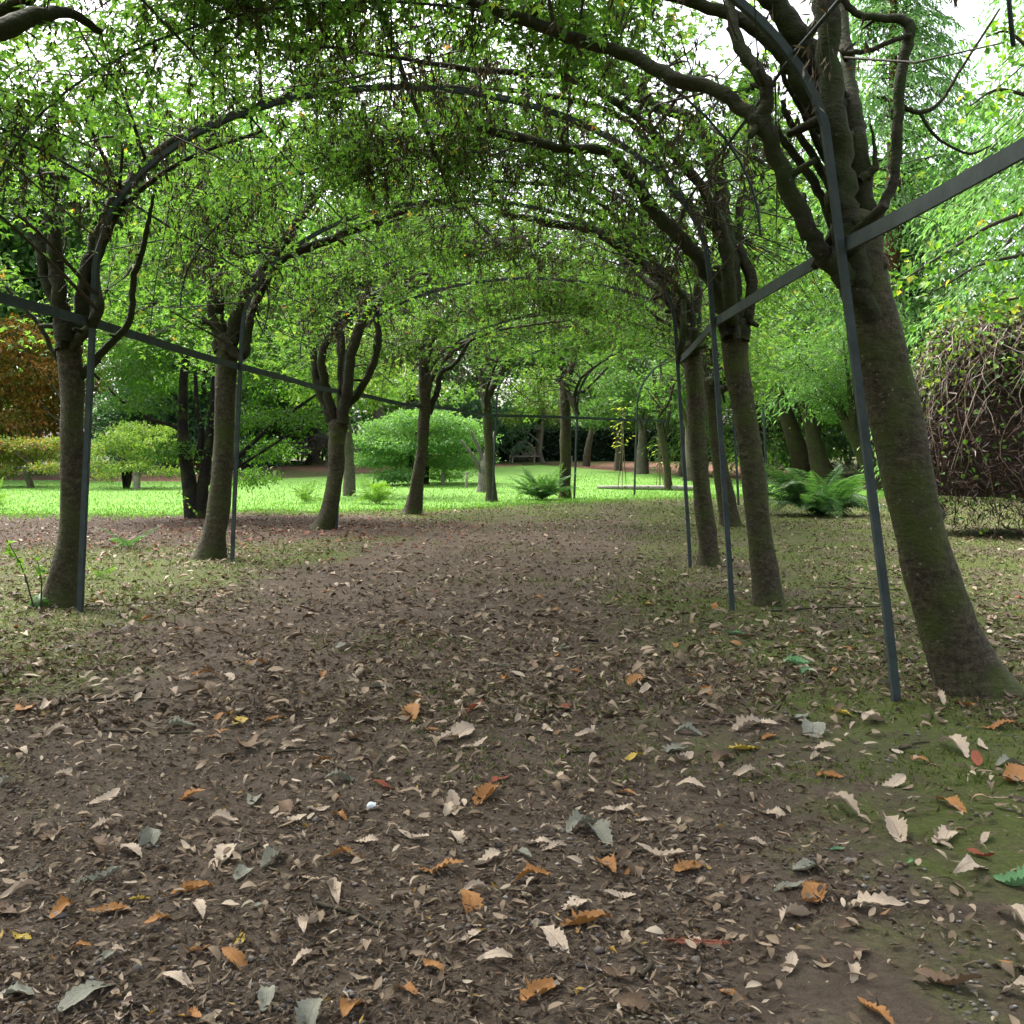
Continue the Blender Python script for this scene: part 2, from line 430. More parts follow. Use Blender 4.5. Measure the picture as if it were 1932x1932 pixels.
m, nt, b, out = new_mat('ground_soil')
pos = node(nt, 'ShaderNodeNewGeometry').outputs['Position']
pa = node(nt, 'ShaderNodeAttribute', attribute_name='path').outputs['Fac']
ma = node(nt, 'ShaderNodeAttribute', attribute_name='mulch').outputs['Fac']
n_big = noise(nt, pos, 0.55, 4, 0.6); n_mid = noise(nt, pos, 3.5, 5, 0.65, 0.3); n_fine = noise(nt, pos, 38, 5, 0.7); n_grit = noise(nt, pos, 160, 3, 0.7)
soil = ramp(nt, n_mid, [(0.25, (0.062, 0.047, 0.034)), (0.55, (0.115, 0.09, 0.067)), (0.8, (0.18, 0.146, 0.112))])
soil = mixc(nt, ramp(nt, n_fine, [(0.3, (0.75, 0.75, 0.75)), (0.7, (0, 0, 0))]), soil, (0.05, 0.034, 0.024))
soil = mixc(nt, ramp(nt, n_grit, [(0.62, (0, 0, 0)), (0.72, (0.7, 0.7, 0.7))]), soil, (0.24, 0.19, 0.15))
mossc = ramp(nt, n_fine, [(0.25, (0.035, 0.05, 0.01)), (0.6, (0.08, 0.105, 0.02)), (0.85, (0.15, 0.165, 0.04))])
mossm = mathn(nt, 'ADD', mathn(nt, 'MULTIPLY', n_big, 0.7), mathn(nt, 'MULTIPLY', n_mid, 0.5))
mossm = mathn(nt, 'SUBTRACT', mossm, mathn(nt, 'MULTIPLY', pa, 0.24))
cg = mixc(nt, ramp(nt, mossm, [(0.47, (0, 0, 0)), (0.63, (0.85, 0.85, 0.85))]), soil, mossc)
shade_f = node(nt, 'ShaderNodeAttribute', attribute_name='maple_shade').outputs['Fac']
cg = mixc(nt, shade_f, cg, ramp(nt, n_fine, [(0.3, (0.028, 0.019, 0.013)), (0.7, (0.075, 0.052, 0.036))]))  # soil colour darkened to stand for the maple's shade
cg = mixc(nt, ma, cg, ramp(nt, n_fine, [(0.3, (0.10, 0.05, 0.03)), (0.7, (0.26, 0.15, 0.10))]))
nt.links.new(cg, b.inputs['Base Color']); b.inputs['Roughness'].default_value = 0.95; b.inputs['Specular IOR Level'].default_value = 0.15
bump(nt, mathn(nt, 'ADD', mathn(nt, 'MULTIPLY', n_fine, 1.0), mathn(nt, 'MULTIPLY', n_grit, 0.5)), 0.8, 0.03, b)
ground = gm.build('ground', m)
tag(ground, kind='structure')
pth = np.exp(-((X - path_x(Y)) / 2.1) ** 4) * (1 - 0.9 * smooth(16, 28, Y)) - 0.25 * smooth(20, 30, Y)
pth = np.maximum(pth, 1.3 * smooth(1.3, 0.7, np.hypot((X + 8) / 6.5, (Y - 21) / 4.2)))
mul = np.zeros_like(X)
def blob(cx, cy, rx, ry): return smooth(1.25, 0.8, np.hypot((X - cx) / rx, (Y - cy) / ry) + 0.5 * (fbm(X * 0.5, Y * 0.5, 3) - 0.5))
for (cx_, cy_, rx_, ry_) in ((9, 64, 7, 9), (15, 50, 8, 4), (-20, 52, 6, 6), (-7, 66, 9, 5), (24, 46, 9, 8), (-30, 60, 3, 3)):
    mul = np.maximum(mul, blob(cx_, cy_, rx_, ry_))
shade_m = 0.85 * smooth(1.25, 0.75, np.hypot((X + 8) / 7.0, (Y - 20.5) / 4.6) + 0.6 * (fbm(X * 0.7, Y * 0.7, 6) - 0.5))  # shade under the dark maple, painted into the soil as a patch
for nm, arr in (('path', pth), ('mulch', mul), ('maple_shade', shade_m)):
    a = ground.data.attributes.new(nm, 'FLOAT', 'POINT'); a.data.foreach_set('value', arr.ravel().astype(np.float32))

# lawn: a sheet on the far ground with a wavering front edge, and blades of grass on it
lm = MB()
lx = np.arange(-70, 34, 0.8); lt = np.concatenate([np.linspace(0, 0.2, 12), np.linspace(0.25, 1, 18)])
LX, LT = np.meshgrid(lx, lt)
far_edge = np.interp(LX, [-70, -25, -14, -5, 2, 8, 14, 34], [60, 50, 48, 62, 70, 58, 45, 50])
e0 = lawn_edge(LX) + 3.6 * (fbm(LX * 0.45, LX * 0 + 3, 8) - 0.5)
LY = e0 + (far_edge - e0) * LT
LZ = gz(LX, LY) + 0.012
nx, ny = len(lx), len(lt)
i = np.arange(ny - 1)[:, None] * nx; j = np.arange(nx - 1)[None]
lm.add(np.stack([LX, LY, LZ], -1).reshape(-1, 3), np.stack([i + j, i + j + 1, i + nx + j + 1, i + nx + j], -1).reshape(-1, 4))
m, nt, b, out = new_mat('lawn_turf')
pos = node(nt, 'ShaderNodeNewGeometry').outputs['Position']
c = ramp(nt, noise(nt, pos, 0.6, 5, 0.7), [(0.3, (0.095, 0.2, 0.04)), (0.7, (0.165, 0.3, 0.06))])
c = mixc(nt, ramp(nt, noise(nt, pos, 22, 4, 0.7), [(0.35, (0.5, 0.5, 0.5)), (0.65, (0, 0, 0))]), c, (0.055, 0.12, 0.022))
nt.links.new(c, b.inputs['Base Color']); b.inputs['Roughness'].default_value = 0.9; b.inputs['Specular IOR Level'].default_value = 0.1
tag(lm.build('lawn', m), kind='structure')

n = 58000
bx = rng.uniform(-34, 24, n); t = rng.power(0.8, n) ** 1.6
by = lawn_edge(bx) - 0.9 + t * 24 + rng.normal(0, 0.8, n) + 3.0 * (fbm(bx * 0.45, bx * 0 + 3, 8) - 0.5)
keep = (np.abs(bx / by) < 0.62) & (by < np.interp(bx, [-70, -25, -14, -5, 2, 8, 14, 34], [60, 50, 48, 62, 70, 58, 45, 50]))
bx, by = bx[keep], by[keep]; n = len(bx)
P = np.stack([bx, by, gz(bx, by)], 1)
gb = MB()
add_leaves(gb, P, rand_dirs(n, 2.2), rand_dirs(n), rng.uniform(0.05, 0.13, n), rng.uniform(0.012, 0.03, n), rng.random(n))
tag(gb.build('grass', M['grass']), 'short bright green grass of the open lawn', 'grass', kind='stuff')

# ------------------------------------------------------------------ pergola frame
HOOPS = [((-4.6, -1.6), (2.6, -1.6)), ((-4.5, 2.3), (2.5, 2.4)), ((-4.2, 6.1), (2.30, 6.1)), ((-3.99, 9.45), (2.1, 9.75)), ((-3.83, 14.0), (2.355, 13.5)),
         ((-3.43, 20.0), (4.2, 20.0)), ((-2.27, 25.6), (4.7, 24.4)), ((-0.6, 31.2), (5.4, 28.8)), ((2.04, 33.6), (6.6, 29.8)), ((4.3, 36.0), (7.8, 31.2)), ((6.3, 37.6), (9.3, 32.0))]
HOOPS = [(np.array(a), np.array(b_)) for a, b_ in HOOPS]
Z0, B_ = 3.15, 1.75

INS_L = np.array([.14] * 11); INS_R = np.array([.25, .3, .40, .22, .2] + [.2] * 6)   # how far each upright leans in
def arch_pt(hi, t, n_off=0.0):
    """point on hoop number hi (may be fractional); t runs 0 (left foot) .. 1 (right foot)"""
    hi = np.clip(hi, 0, len(HOOPS) - 1.001)
    k = np.floor(hi).astype(int); f = (hi - k)[..., None]
    A = np.array([h[0] for h in HOOPS]); Bb = np.array([h[1] for h in HOOPS])
    a = A[k] * (1 - f) + A[k + 1] * f; b2 = Bb[k] * (1 - f) + Bb[k + 1] * f
    c = (a + b2) / 2; hv = (b2 - a) / 2; hl = np.linalg.norm(hv, axis=-1); u = hv / hl[..., None]
    zg = gz(c[..., 0], c[..., 1])
    t = np.asarray(t, float)
    S = 0.3                                    # share of t taken by each upright
    ang = np.clip((t - S) / (1 - 2 * S), 0, 1) * np.pi
    il = INS_L[k] * (1 - f[..., 0]) + INS_L[k + 1] * f[..., 0]; ir = INS_R[k] * (1 - f[..., 0]) + INS_R[k + 1] * f[..., 0]
    lat = -np.cos(ang) * (hl - (il + ir) / 2) + (il - ir) / 2; z = Z0 + B_ * np.sin(ang)
    nl = -np.cos(ang); nz = np.sin(ang)
    lo = t < S; hi_ = t > 1 - S
    fl = np.where(lo, t / S, np.where(hi_, (1 - t) / S, 1))
    lat = np.where(lo, -(hl - il * fl), np.where(hi_, hl - ir * fl, lat)); z = np.where(lo | hi_, Z0 * fl, z)
    xy = c + u * (lat + nl * n_off)[..., None]
    return np.concatenate([xy, (z + nz * n_off + zg)[..., None]], -1)

perg = empty('pergola', (HOOPS[0][0][0], HOOPS[0][0][1], 0), 'dark painted metal pergola of hoops and long side rails over the path', 'pergola')
tt = np.concatenate([np.linspace(0, 0.3, 7), np.linspace(0.32, 0.68, 30), np.linspace(0.7, 1, 7)])
for k in range(1, len(HOOPS) - 1):
    P = arch_pt(np.full(len(tt), float(k)), tt)
    P[0, 2] -= 0.1; P[-1, 2] -= 0.1
    tan = HOOPS[min(k + 1, len(HOOPS) - 1)][0] - HOOPS[k - 1][0]
    mb = MB(); add_bar(mb, P, (tan[0], tan[1], 0), 0.055, 0.045)
    mb.build('hoop', M['steel'], perg)
def rail(t, k0, k1, w, th, up, name, wob=0.0):
    hh = np.linspace(k0, k1, int((k1 - k0) * 10) + 1)
    P = arch_pt(hh, np.full(len(hh), t), 0.035 if w > 0.03 else 0.02)
    P[:, 2] += wob * np.sin(hh * np.pi * 2) * 0.5 + 0.012 * np.sin(hh * 5.1)
    mb = MB()
    if w > 0.03: add_bar(mb, P, up, w, th)
    else: add_tube(mb, P, w, 6)
    mb.build(name, M['steel'], perg)
rail(0.3 * 2.68 / Z0, 1, 9.6, 0.085, 0.018, (0, 0, 1), 'side_rail', 0.02)
rail(1 - 0.3 * 2.72 / Z0, 0.6, 4.0, 0.085, 0.018, (0, 0, 1), 'side_rail', 0.02)
rail(0.352, 0.6, 8, 0.013, 0, None, 'purlin'); rail(0.648, 0.6, 8, 0.013, 0, None, 'purlin')
rail(0.43, 0.6, 8, 0.011, 0, None, 'purlin'); rail(0.57, 0.6, 8, 0.011, 0, None, 'purlin')
rail(0.5, 0.6, 7, 0.026, 0, None, 'ridge_pole')
for k in range(1, 8):                          # thin rod hoops half way between the main ones
    P = arch_pt(np.full(30, k + 0.5), np.linspace(0.3, 0.7, 30), 0.03)
    mb = MB(); add_tube(mb, P, 0.011, 5); mb.build('rod_hoop', M['steel'], perg)

# ------------------------------------------------------------------ laburnums trained over the pergola
PX = lambda w, y: w / 1932 * y / 2          # half width in pixels -> radius in metres
def L_(pts, y):
    """limb from (px, py, width px[, dy]) rows"""
    out = []
    for p in pts:
        yy = y + (p[3] if len(p) > 3 else 0)
        out.append([*at(p[0], p[1], yy), PX(p[2], yy)])
    return np.array(out)

def jitter(P, a):
    Q = P.copy(); Q[1:-1, :3] += rng.normal(0, a, (len(P) - 2, 3)); return Q

def make_laburnum(label, trunk, limbs, hoop_i, side, n_cl=230, leaf=0.07, n_auto=3, per=30, spread=0.64, group='laburnum trees trained over the pergola', n_pod=620, dens=1.5, tmin=0.27, whips=44):
    """side -1 = left row, +1 = right row; hoop_i = hoop the tree stands at"""
    n_cl = int(n_cl * dens); trunk = np.asarray(trunk, float)
    root = empty('laburnum_tree', (trunk[0][0], trunk[0][1], float(gz(trunk[0][0], trunk[0][1]))), label, 'tree', group)
    tr = trunk.copy(); tr[0, 2] = root.location[2] - 0.06
    S = spline(tr, 34)
    h = (S[:, 2] - S[0, 2]); S[:, 3] *= 1 + 0.35 * np.exp(-h / 0.12)
    ax = unit(S[-1, :3] - S[-3, :3]); rt = S[-1, 3]
    SH = np.vstack([S] + [[*(S[-1, :3] + ax * rt * a_), rt * f_] for a_, f_ in ((0.25, 0.93), (0.5, 0.72), (0.66, 0.4))])
    mb = MB(); add_tube(mb, SH[:, :3], SH[:, 3], 22, 0.16, int(rng.integers(1e4)))
    for q in range(4):                          # knots and pruned stubs
        k = rng.integers(10, 31); a = rng.uniform(0, 6.28); d = np.array([math.cos(a), math.sin(a), 0.25])
        p0 = S[k, :3] + d * S[k, 3] * 0.62; q0 = rng.uniform(0.22, 0.4)
        add_tube(mb, np.array([p0, p0 + d * S[k, 3] * 0.38, p0 + d * S[k, 3] * 0.46]), [S[k, 3] * q0 * 1.5, S[k, 3] * q0, S[k, 3] * q0 * 0.6], 9, 0.4, int(rng.integers(999)))
    mb.build('trunk', M['bark'], root)
    top = S[-1]
    samp = []
    allL = [np.asarray(l, float) for l in limbs]
    tq = lambda t: t if side < 0 else 1 - t
    for q in range(n_auto):
        hi = hoop_i + rng.uniform(-0.42, 0.42); tend = rng.uniform(0.42, 0.56)
        t = np.linspace(0.27, tend, 6); hs = hoop_i + (hi - hoop_i) * np.linspace(0.15, 1, 6)
        P = arch_pt(hs, np.array([tq(x) for x in t]), rng.uniform(0.02, 0.35))
        st = S[-1 - rng.integers(0, 4)]
        P = np.vstack([st[:3], P]); P = jitter(P, 0.07)
        r0 = top[3] * rng.uniform(0.4, 0.6)
        allL.append(np.column_stack([P, np.linspace(r0, 0.014, len(P))]))
    for l in allL:
        Q = spline(l, max(10, len(l) * 5))
        Q[1:-1, :3] += (rng.random((len(Q) - 2, 3)) - 0.5) * 0.5 * Q[1:-1, 3:4]
        mb = MB(); add_tube(mb, Q[:, :3], Q[:, 3], 10, 0.22, int(rng.integers(1e4)))
        for z in range(3):
            k = rng.integers(2, len(Q) - 1); d = rand_dirs(1, 0.3)[0]
            add_tube(mb, np.array([Q[k, :3], Q[k, :3] + d * Q[k, 3] * 2.0, Q[k, :3] + d * Q[k, 3] * rng.uniform(2.4, 4)]), [Q[k, 3] * 0.5, Q[k, 3] * 0.4, Q[k, 3] * 0.3], 6)
        mb.build('limb', M['bark_dark'], root)
        samp.append(Q)
    samp = np.vstack(samp)
    # secondary branches along the arch
    tw = MB(); sec = []
    for q in range(26 if whips > 10 else 7):
        hi = hoop_i + rng.uniform(-spread, spread); t = tq(rng.uniform(0.3 if whips > 10 else 0.43, 0.55)); e = arch_pt(np.array([hi]), np.array([t]), rng.uniform(-0.05, 0.7))[0]
        k = np.argmin(((samp[:, :3] - e) ** 2).sum(1) + rng.random(len(samp)) * 0.6); s = samp[k]
        mid = (s[:3] + e) / 2 + rng.normal(0, 0.1, 3) + [0, 0, 0.12]
        Q = spline(np.array([s[:3], mid, e, e + (e - mid) * 0.4 + rng.normal(0, 0.1, 3)]), 9)
        rr = np.linspace(min(s[3] * 0.6, 0.02), 0.005, 9)
        add_tube(tw, Q, rr, 5); sec.append(np.column_stack([Q, rr]))
    for q in range(whips):
        p = arch_pt(np.array([hoop_i + rng.uniform(-spread, spread)]), np.array([tq(rng.uniform(0.29, 0.54))]), rng.uniform(-0.12, 0.25))[0]
        d = rand_dirs(1, 0.0, 0.55)[0] * rng.uniform(0.4, 1.1); add_tube(tw, np.array([p - d, p + rng.normal(0, 0.05, 3), p + d]), [0.007, 0.006, 0.003], 4, cap=False)
    samp2 = np.vstack([samp[samp[:, 3] < 0.05]] + sec) if (samp[:, 3] < 0.05).any() else np.vstack(sec)
    # leaf clusters
    t = tq(np.clip(rng.beta(1.5, 1.15, n_cl) * (0.585 - tmin) + tmin, 0.2, 0.6))
    hi = hoop_i + rng.uniform(-spread, spread, n_cl)
    tl = t if side < 0 else 1 - t
    C = arch_pt(hi, t, np.clip(rng.gamma(1.6, 0.36, n_cl) - 0.12, -0.15, 2.0) + 0.55 * smooth(0.37, 0.3, tl))
    hole = fbm(C[:, 0] * 0.9 + 7, C[:, 1] * 0.9, 77, 2)
    C = C[hole > 0.36]
    lv = MB(); pod = MB()
    LP, LD, LN = [], [], []
    for c in C:
        k = np.argmin(((samp2[:, :3] - c) ** 2).sum(1)); s = samp2[k]
        mid = (s[:3] + c) / 2 + rng.normal(0, 0.06, 3)
        d = unit(c - s[:3]); e = c + d * rng.uniform(0.1, 0.35) - np.array([0, 0, rng.uniform(0, 0.15)])
        Q = np.array([s[:3], mid, c, e]); add_tube(tw, Q, [0.006, 0.005, 0.004, 0.002], 3, cap=False)
        f = rng.random((per, 1)) ** 0.8
        pts = mid + (e - mid) * f + rng.normal(0, 0.11, (per, 3))
        LP.append(pts); LD.append(unit(unit(pts - c) * 0.8 + d * 0.5 + rng.normal(0, 0.5, (per, 3)) + np.array([0, 0, -0.25])))
    LP = np.vstack(LP); LD = np.vstack(LD); n = len(LP)
    LN = unit(rng.normal(0, 0.55, (n, 3)) + np.array([0, 0, 1.0]))
    sz = leaf * rng.uniform(0.65, 1.25, n)
    val = np.clip(rng.beta(2, 2, n) * 0.9 + rng.normal(0, 0.03, n), 0, 0.9); yl = rng.random(n); val[yl > 0.987] = rng.uniform(0.9, 1.0, (yl > 0.987).sum())
    SD = unit(np.cross(LN, LD)); LD = np.cross(SD, LN)
    for w in (-1.05, 0, 1.05):
        D = LD * math.cos(w) + SD * math.sin(w)
        add_leaves(lv, LP, D, LN, sz * (1.1 if w == 0 else 0.92), sz * 0.46, np.clip(val + rng.normal(0, 0.04, n), 0, 1))
    # hanging seed pods below the arch
    for q in range(n_pod):
        p = arch_pt(np.array([hoop_i + rng.uniform(-spread, spread)]), np.array([tq(rng.uniform(0.33, 0.54))]), rng.uniform(-0.15, 0.3))[0]
        ln = rng.uniform(0.12, 0.3); k = rng.integers(7, 15)
        add_tube(pod, np.array([p, p + [rng.normal(0, 0.02), rng.normal(0, 0.02), -ln]]), [0.0025, 0.0015], 3, val=0.2, cap=False)
        z = rng.random(k)
        PP = p + np.stack([rng.normal(0, 0.02, k), rng.normal(0, 0.02, k), -z * ln], 1)
        add_leaves(pod, PP, rand_dirs(k, -2.0), rand_dirs(k), rng.uniform(0.055, 0.105, k), rng.uniform(0.012, 0.02, k), rng.random(k), 0.1, 0)
    tw.build('twigs', M['twig'], root)['kind'] = 'stuff'
    cr = lv.build('crown', M['lab_leaf'], root)
    if n_pod: pod.build('seed_pods', M['pod'], cr, root.location)['kind'] = 'stuff'
    return root

def moss_cushion(root, px, py, y, r, n):
    c = at(px, py, y); c[2] = gz(c[0], c[1]); d = rand_dirs(n); d[:, 2] = np.abs(d[:, 2])
    mb = MB(); TH, PHI = np.meshgrid(np.linspace(0.02, 1.75, 9), np.linspace(0, 6.2832, 19)); rr_ = r * (0.8 + 0.35 * fbm(np.cos(PHI) * 2 + 9, np.sin(PHI) * 2 + TH * 2, 5, 2))
    V = np.stack([c[0] + rr_ * np.sin(TH) * np.cos(PHI), c[1] + rr_ * np.sin(TH) * np.sin(PHI), c[2] + rr_ * 0.8 * np.cos(TH)], -1)
    i = np.arange(18)[:, None] * 9; j = np.arange(8)[None]; mb.add(V.reshape(-1, 3), np.stack([i + j, i + j + 1, i + 9 + j + 1, i + 9 + j], -1).reshape(-1, 4), 0.1)
    add_leaves(mb, c + d * r * np.array([0.93, 0.93, 0.74]), d + rng.normal(0, 0.5, (n, 3)), rand_dirs(n), r * 0.16, r * 0.05, rng.random(n)); mb.build('moss_cushion', M['acer_dark'], root)

def auto_trunk(x, y, lean, r, top_z):
    z = float(gz(x, y))
    return np.array([[x, y, z, r * 1.15], [x + lean * 0.12, y, z + 0.5, r], [x + lean * 0.45, y + 0.04, z + 1.2, r * 0.92], [x + lean, y, z + top_z, r * 0.85]])

# right row
R1t = L_([(1838, 1302, 128), (1792, 1190, 104), (1745, 1040, 96), (1700, 850, 94), (1664, 680, 94), (1634, 560, 90), (1618, 470, 92), (1615, 425, 84)], 6.42)
R1l = [L_([(1626, 540, 44), (1606, 460, 58), (1592, 410, 54), (1585, 315, 50), (1571, 175, 47), (1557, 0, 44), (1545, -180, 34)], 6.3),
       L_([(1632, 530, 40), (1636, 430, 44), (1622, 290, 38), (1604, 180, 32, .2), (1590, 40, 26, .5), (1570, -140, 18, .8)], 6.45),
       L_([(1648, 600, 36), (1606, 540, 50), (1571, 500, 44), (1543, 465, 38), (1501, 385, 36), (1466, 297, 34), (1438, 238, 36), (1406, 210, 30, .1), (1357, 175, 28, .2), (1256, 140, 27, .5), (1188, 105, 25, .8), (1083, 73, 24, 1), (960, 28, 20, 1.2), (860, -10, 14, 1.4)], 6.3),
       L_([(1440, 250, 28), (1445, 200, 27), (1445, 157, 26), (1406, 105, 24, .1), (1385, 52, 22, .2), (1370, -60, 16, .4)], 6.3),
       L_([(1640, 430, 28), (1660, 400, 20), (1686, 332, 20), (1693, 245, 19), (1700, 140, 20), (1714, 63, 22), (1700, 38, 18), (1630, 31, 15), (1592, 0, 14), (1560, -60, 10)], 6.4),
       L_([(1580, 300, 34), (1553, 238, 30), (1508, 161, 30), (1466, 87, 30), (1396, 35, 27, .1), (1290, 0, 23, .2), (1160, -40, 16, .4)], 6.45),
       L_([(1578, 230, 50), (1550, 140, 50), (1501, 60, 46), (1452, 0, 40), (1380, -90, 28)], 6.6),
       L_([(1600, 480, 20), (1578, 440, 17), (1536, 343, 17), (1483, 273, 14), (1462, 240, 11)], 6.5),
       L_([(1590, 400, 20), (1581, 378, 17), (1536, 297, 15), (1487, 224, 13), (1476, 190, 9)], 6.6),
       L_([(1588, 370, 18), (1578, 343, 16), (1546, 273, 15), (1508, 196, 14), (1480, 150, 11), (1470, 90, 8)], 6.6),
       L_([(1700, 200, 10), (1735, 212, 9), (1774, 192, 7), (1816, 126, 5), (1886, 17, 4)], 6.4),
       L_([(1735, 212, 7), (1763, 255, 6), (1800, 280, 5), (1833, 290, 5), (1868, 276, 3)], 6.4),
       L_([(1622, 340, 15), (1646, 322, 16), (1652, 312, 12), (1648, 262, 6), (1642, 234, 5)], 6.35),
       L_([(1590, 100, 12), (1640, 95, 10), (1690, 75, 9), (1720, 66, 8)], 6.35)]
tR1 = make_laburnum('thick laburnum with lichen speckled trunk and mossy foot leaning in beside the brown vine mound', R1t, R1l, 2, 1, 95, 0.065, 0, n_pod=160, tmin=0.4, whips=6)
moss_cushion(tR1, 1880, 1290, 6.5, 0.13, 500)

R2t = L_([(1449, 1142, 54), (1443, 1080, 50), (1429, 980, 46), (1412, 820, 44), (1390, 700, 45), (1386, 640, 52), (1383, 580, 50)], 10.1)
R2l = [L_([(1392, 640, 44), (1382, 560, 38), (1371, 455, 34), (1357, 350, 32), (1333, 280, 28), (1301, 227, 26), (1223, 192, 25, .2), (1153, 150, 22, .4), (1100, 87, 18, .5), (1072, 28, 13, .6)], 10.0),
       L_([(1378, 640, 40), (1366, 580, 30), (1326, 500, 28), (1285, 448, 27), (1240, 402, 26, .1), (1188, 332, 24, .1), (1146, 285, 21, .2), (1065, 280, 18, .2), (978, 259, 17, .3), (901, 241, 12, .4)], 9.9),
       L_([(1384, 520, 22), (1392, 430, 18), (1398, 370, 15), (1420, 345, 11), (1415, 320, 8)], 10.1),
       L_([(1360, 380, 18), (1330, 300, 15), (1322, 225, 12, .2), (1300, 140, 9, .3)], 10.3)]
make_laburnum('laburnum with ivy scarred trunk beside a slim post, swollen below the side rail', R2t, R2l, 3, 1, 240, 0.06, 2)

R3t = L_([(1338, 1064, 40), (1334, 1010, 35), (1322, 900, 34), (1314, 780, 34), (1310, 700, 35), (1306, 655, 38)], 13.7)
R3l = [L_([(1305, 680, 28), (1296, 620, 23), (1280, 560, 22), (1240, 520, 20, .1), (1130, 440, 18, .2), (1030, 420, 15, .3), (943, 402, 10, .4)], 13.8),
       L_([(1308, 670, 26), (1312, 600, 22), (1316, 520, 20), (1300, 440, 16, .2), (1260, 380, 12, .3)], 13.7),
       L_([(1300, 670, 20), (1280, 600, 15), (1255, 560, 14), (1210, 520, 12, .4), (1180, 490, 9, .6)], 14.2)]
make_laburnum('laburnum with dark broken bark low on its trunk by the end of a side rail', R3t, R3l, 4, 1, 260, 0.064, 2)
make_laburnum('slender leaning laburnum half hidden behind the laburnum with the swollen trunk', L_([(1380, 992, 40), (1368, 930, 32), (1355, 850, 28), (1345, 760, 28), (1340, 720, 26)], 21.0), [], 5.1, 1, 210, 0.085, 4)
make_laburnum('laburnum behind the slender leaning one on the inside of the bend', auto_trunk(5.35, 25.2, -0.4, 0.15, 2.1), [], 6, 1, 110, 0.1, 4, n_pod=150)
make_laburnum('laburnum on the inside of the bend under the far end of the pergola', auto_trunk(6.2, 29.4, -0.4, 0.14, 2.1), [], 7.3, 1, 90, 0.1, 4, n_pod=120)
make_laburnum('laburnum next before the thick leaning one in its row', auto_trunk(3.05, 2.4, -0.5, 0.18, 2.3), [], 1, 1, 190, 0.07, 4, n_pod=40, spread=0.36, whips=0, tmin=0.36)  # out of view; carries the row on, built for its crown's shade
make_laburnum('unseen first laburnum of the row with the thick leaning one', auto_trunk(3.1, -1.6, -0.5, 0.18, 2.3), [], 0, 1, 190, 0.085, 4, n_pod=0)  # unseen behind the camera, added to shade the path
# left row
make_laburnum('unseen first laburnum of the row along the lawn side', auto_trunk(-5.0, -1.6, 0.4, 0.17, 2.2), [], 0, -1, 190, 0.085, 4, n_pod=0)  # unseen tree behind the camera, added for the shade it casts
make_laburnum('second laburnum of the row along the lawn side', auto_trunk(-4.9, 2.3, 0.4, 0.17, 2.2), [], 1, -1, 190, 0.07, 4, n_pod=40, spread=0.36, whips=0, tmin=0.36)  # outside the frame; continues the row, built to shade the foreground
make_laburnum('laburnum next before the moss footed one on the lawn side', auto_trunk(-4.75, 6.1, 0.3, 0.17, 2.2), [L_([(-330, 560, 60), (-200, 300, 50), (-60, 120, 46), (20, 50, 40, .2), (120, 25, 22, .6), (190, 60, 12, 1)], 6.2)], 2, -1, 290, 0.066, 4, n_pod=200)
L1t = L_([(106, 1152, 66), (121, 1085, 50), (132, 1000, 42), (136, 880, 41), (136, 760, 42), (131, 690, 46), (128, 640, 48)], 9.78)
L1l = [L_([(120, 660, 32), (112, 600, 25), (88, 525, 24), (74, 455, 23), (42, 413, 20), (0, 350, 17), (-60, 280, 12)], 9.7),
       L_([(122, 640, 36), (112, 560, 28), (102, 472, 27), (94, 350, 26), (94, 290, 26), (98, 228, 18), (110, 150, 10)], 9.6),
       L_([(140, 650, 34), (150, 600, 30), (164, 525, 29), (186, 448, 28), (210, 385, 26), (252, 336, 24, .1), (280, 305, 23, .1), (332, 266, 21, .2), (402, 235, 18, .3), (470, 205, 14, .4), (560, 180, 9, .6)], 9.7),
       L_([(150, 710, 22), (172, 690, 16), (196, 660, 15), (245, 602, 13), (252, 525, 12), (270, 472, 11), (280, 420, 9), (290, 367, 6)], 9.8),
       L_([(120, 690, 16), (95, 655, 11), (78, 620, 9), (50, 585, 8), (10, 540, 6)], 9.8)]
tL1 = make_laburnum('laburnum with green mossy lump at its foot touching a leaning metal post', L1t, L1l, 3, -1, 330, 0.06, 1)
moss_cushion(tL1, 84, 1146, 9.7, 0.15, 600)
L2t = L_([(394, 1056, 52), (405, 1005, 45), (418, 895, 40), (424, 790, 38), (427, 685, 38), (426, 640, 42)], 14.4)
L2l = [L_([(420, 660, 34), (412, 600, 33), (402, 560, 33), (392, 455, 31), (371, 385, 26), (364, 340, 20), (372, 270, 12)], 14.4),
       L_([(432, 660, 28), (440, 630, 25), (462, 560, 25), (497, 507, 24), (560, 420, 20), (612, 350, 15, .2), (680, 300, 10, .4)], 14.3),
       L_([(500, 505, 18), (530, 490, 18), (577, 469, 17), (676, 430, 15, .2), (760, 400, 11, .3), (850, 380, 8, .4)], 14.2),
       L_([(408, 540, 15), (414, 490, 14), (424, 458, 14), (445, 478, 11), (465, 483, 10), (507, 465, 9), (521, 445, 6)], 14.2),
       L_([(395, 470, 18), (425, 445, 15), (455, 420, 14), (497, 367, 12), (518, 315, 9), (560, 250, 6)], 14.6),
       L_([(440, 680, 16), (465, 650, 14), (476, 588, 13), (507, 525, 11), (530, 470, 8)], 14.5)]
make_laburnum('curved pale trunked laburnum standing in front of the dark multi stemmed maple', L2t, L2l, 4, -1, 280, 0.064, 1)
L3t = L_([(605, 1001, 40), (622, 960, 34), (632, 900, 31), (635, 842, 32), (637, 800, 34)], 20.0)
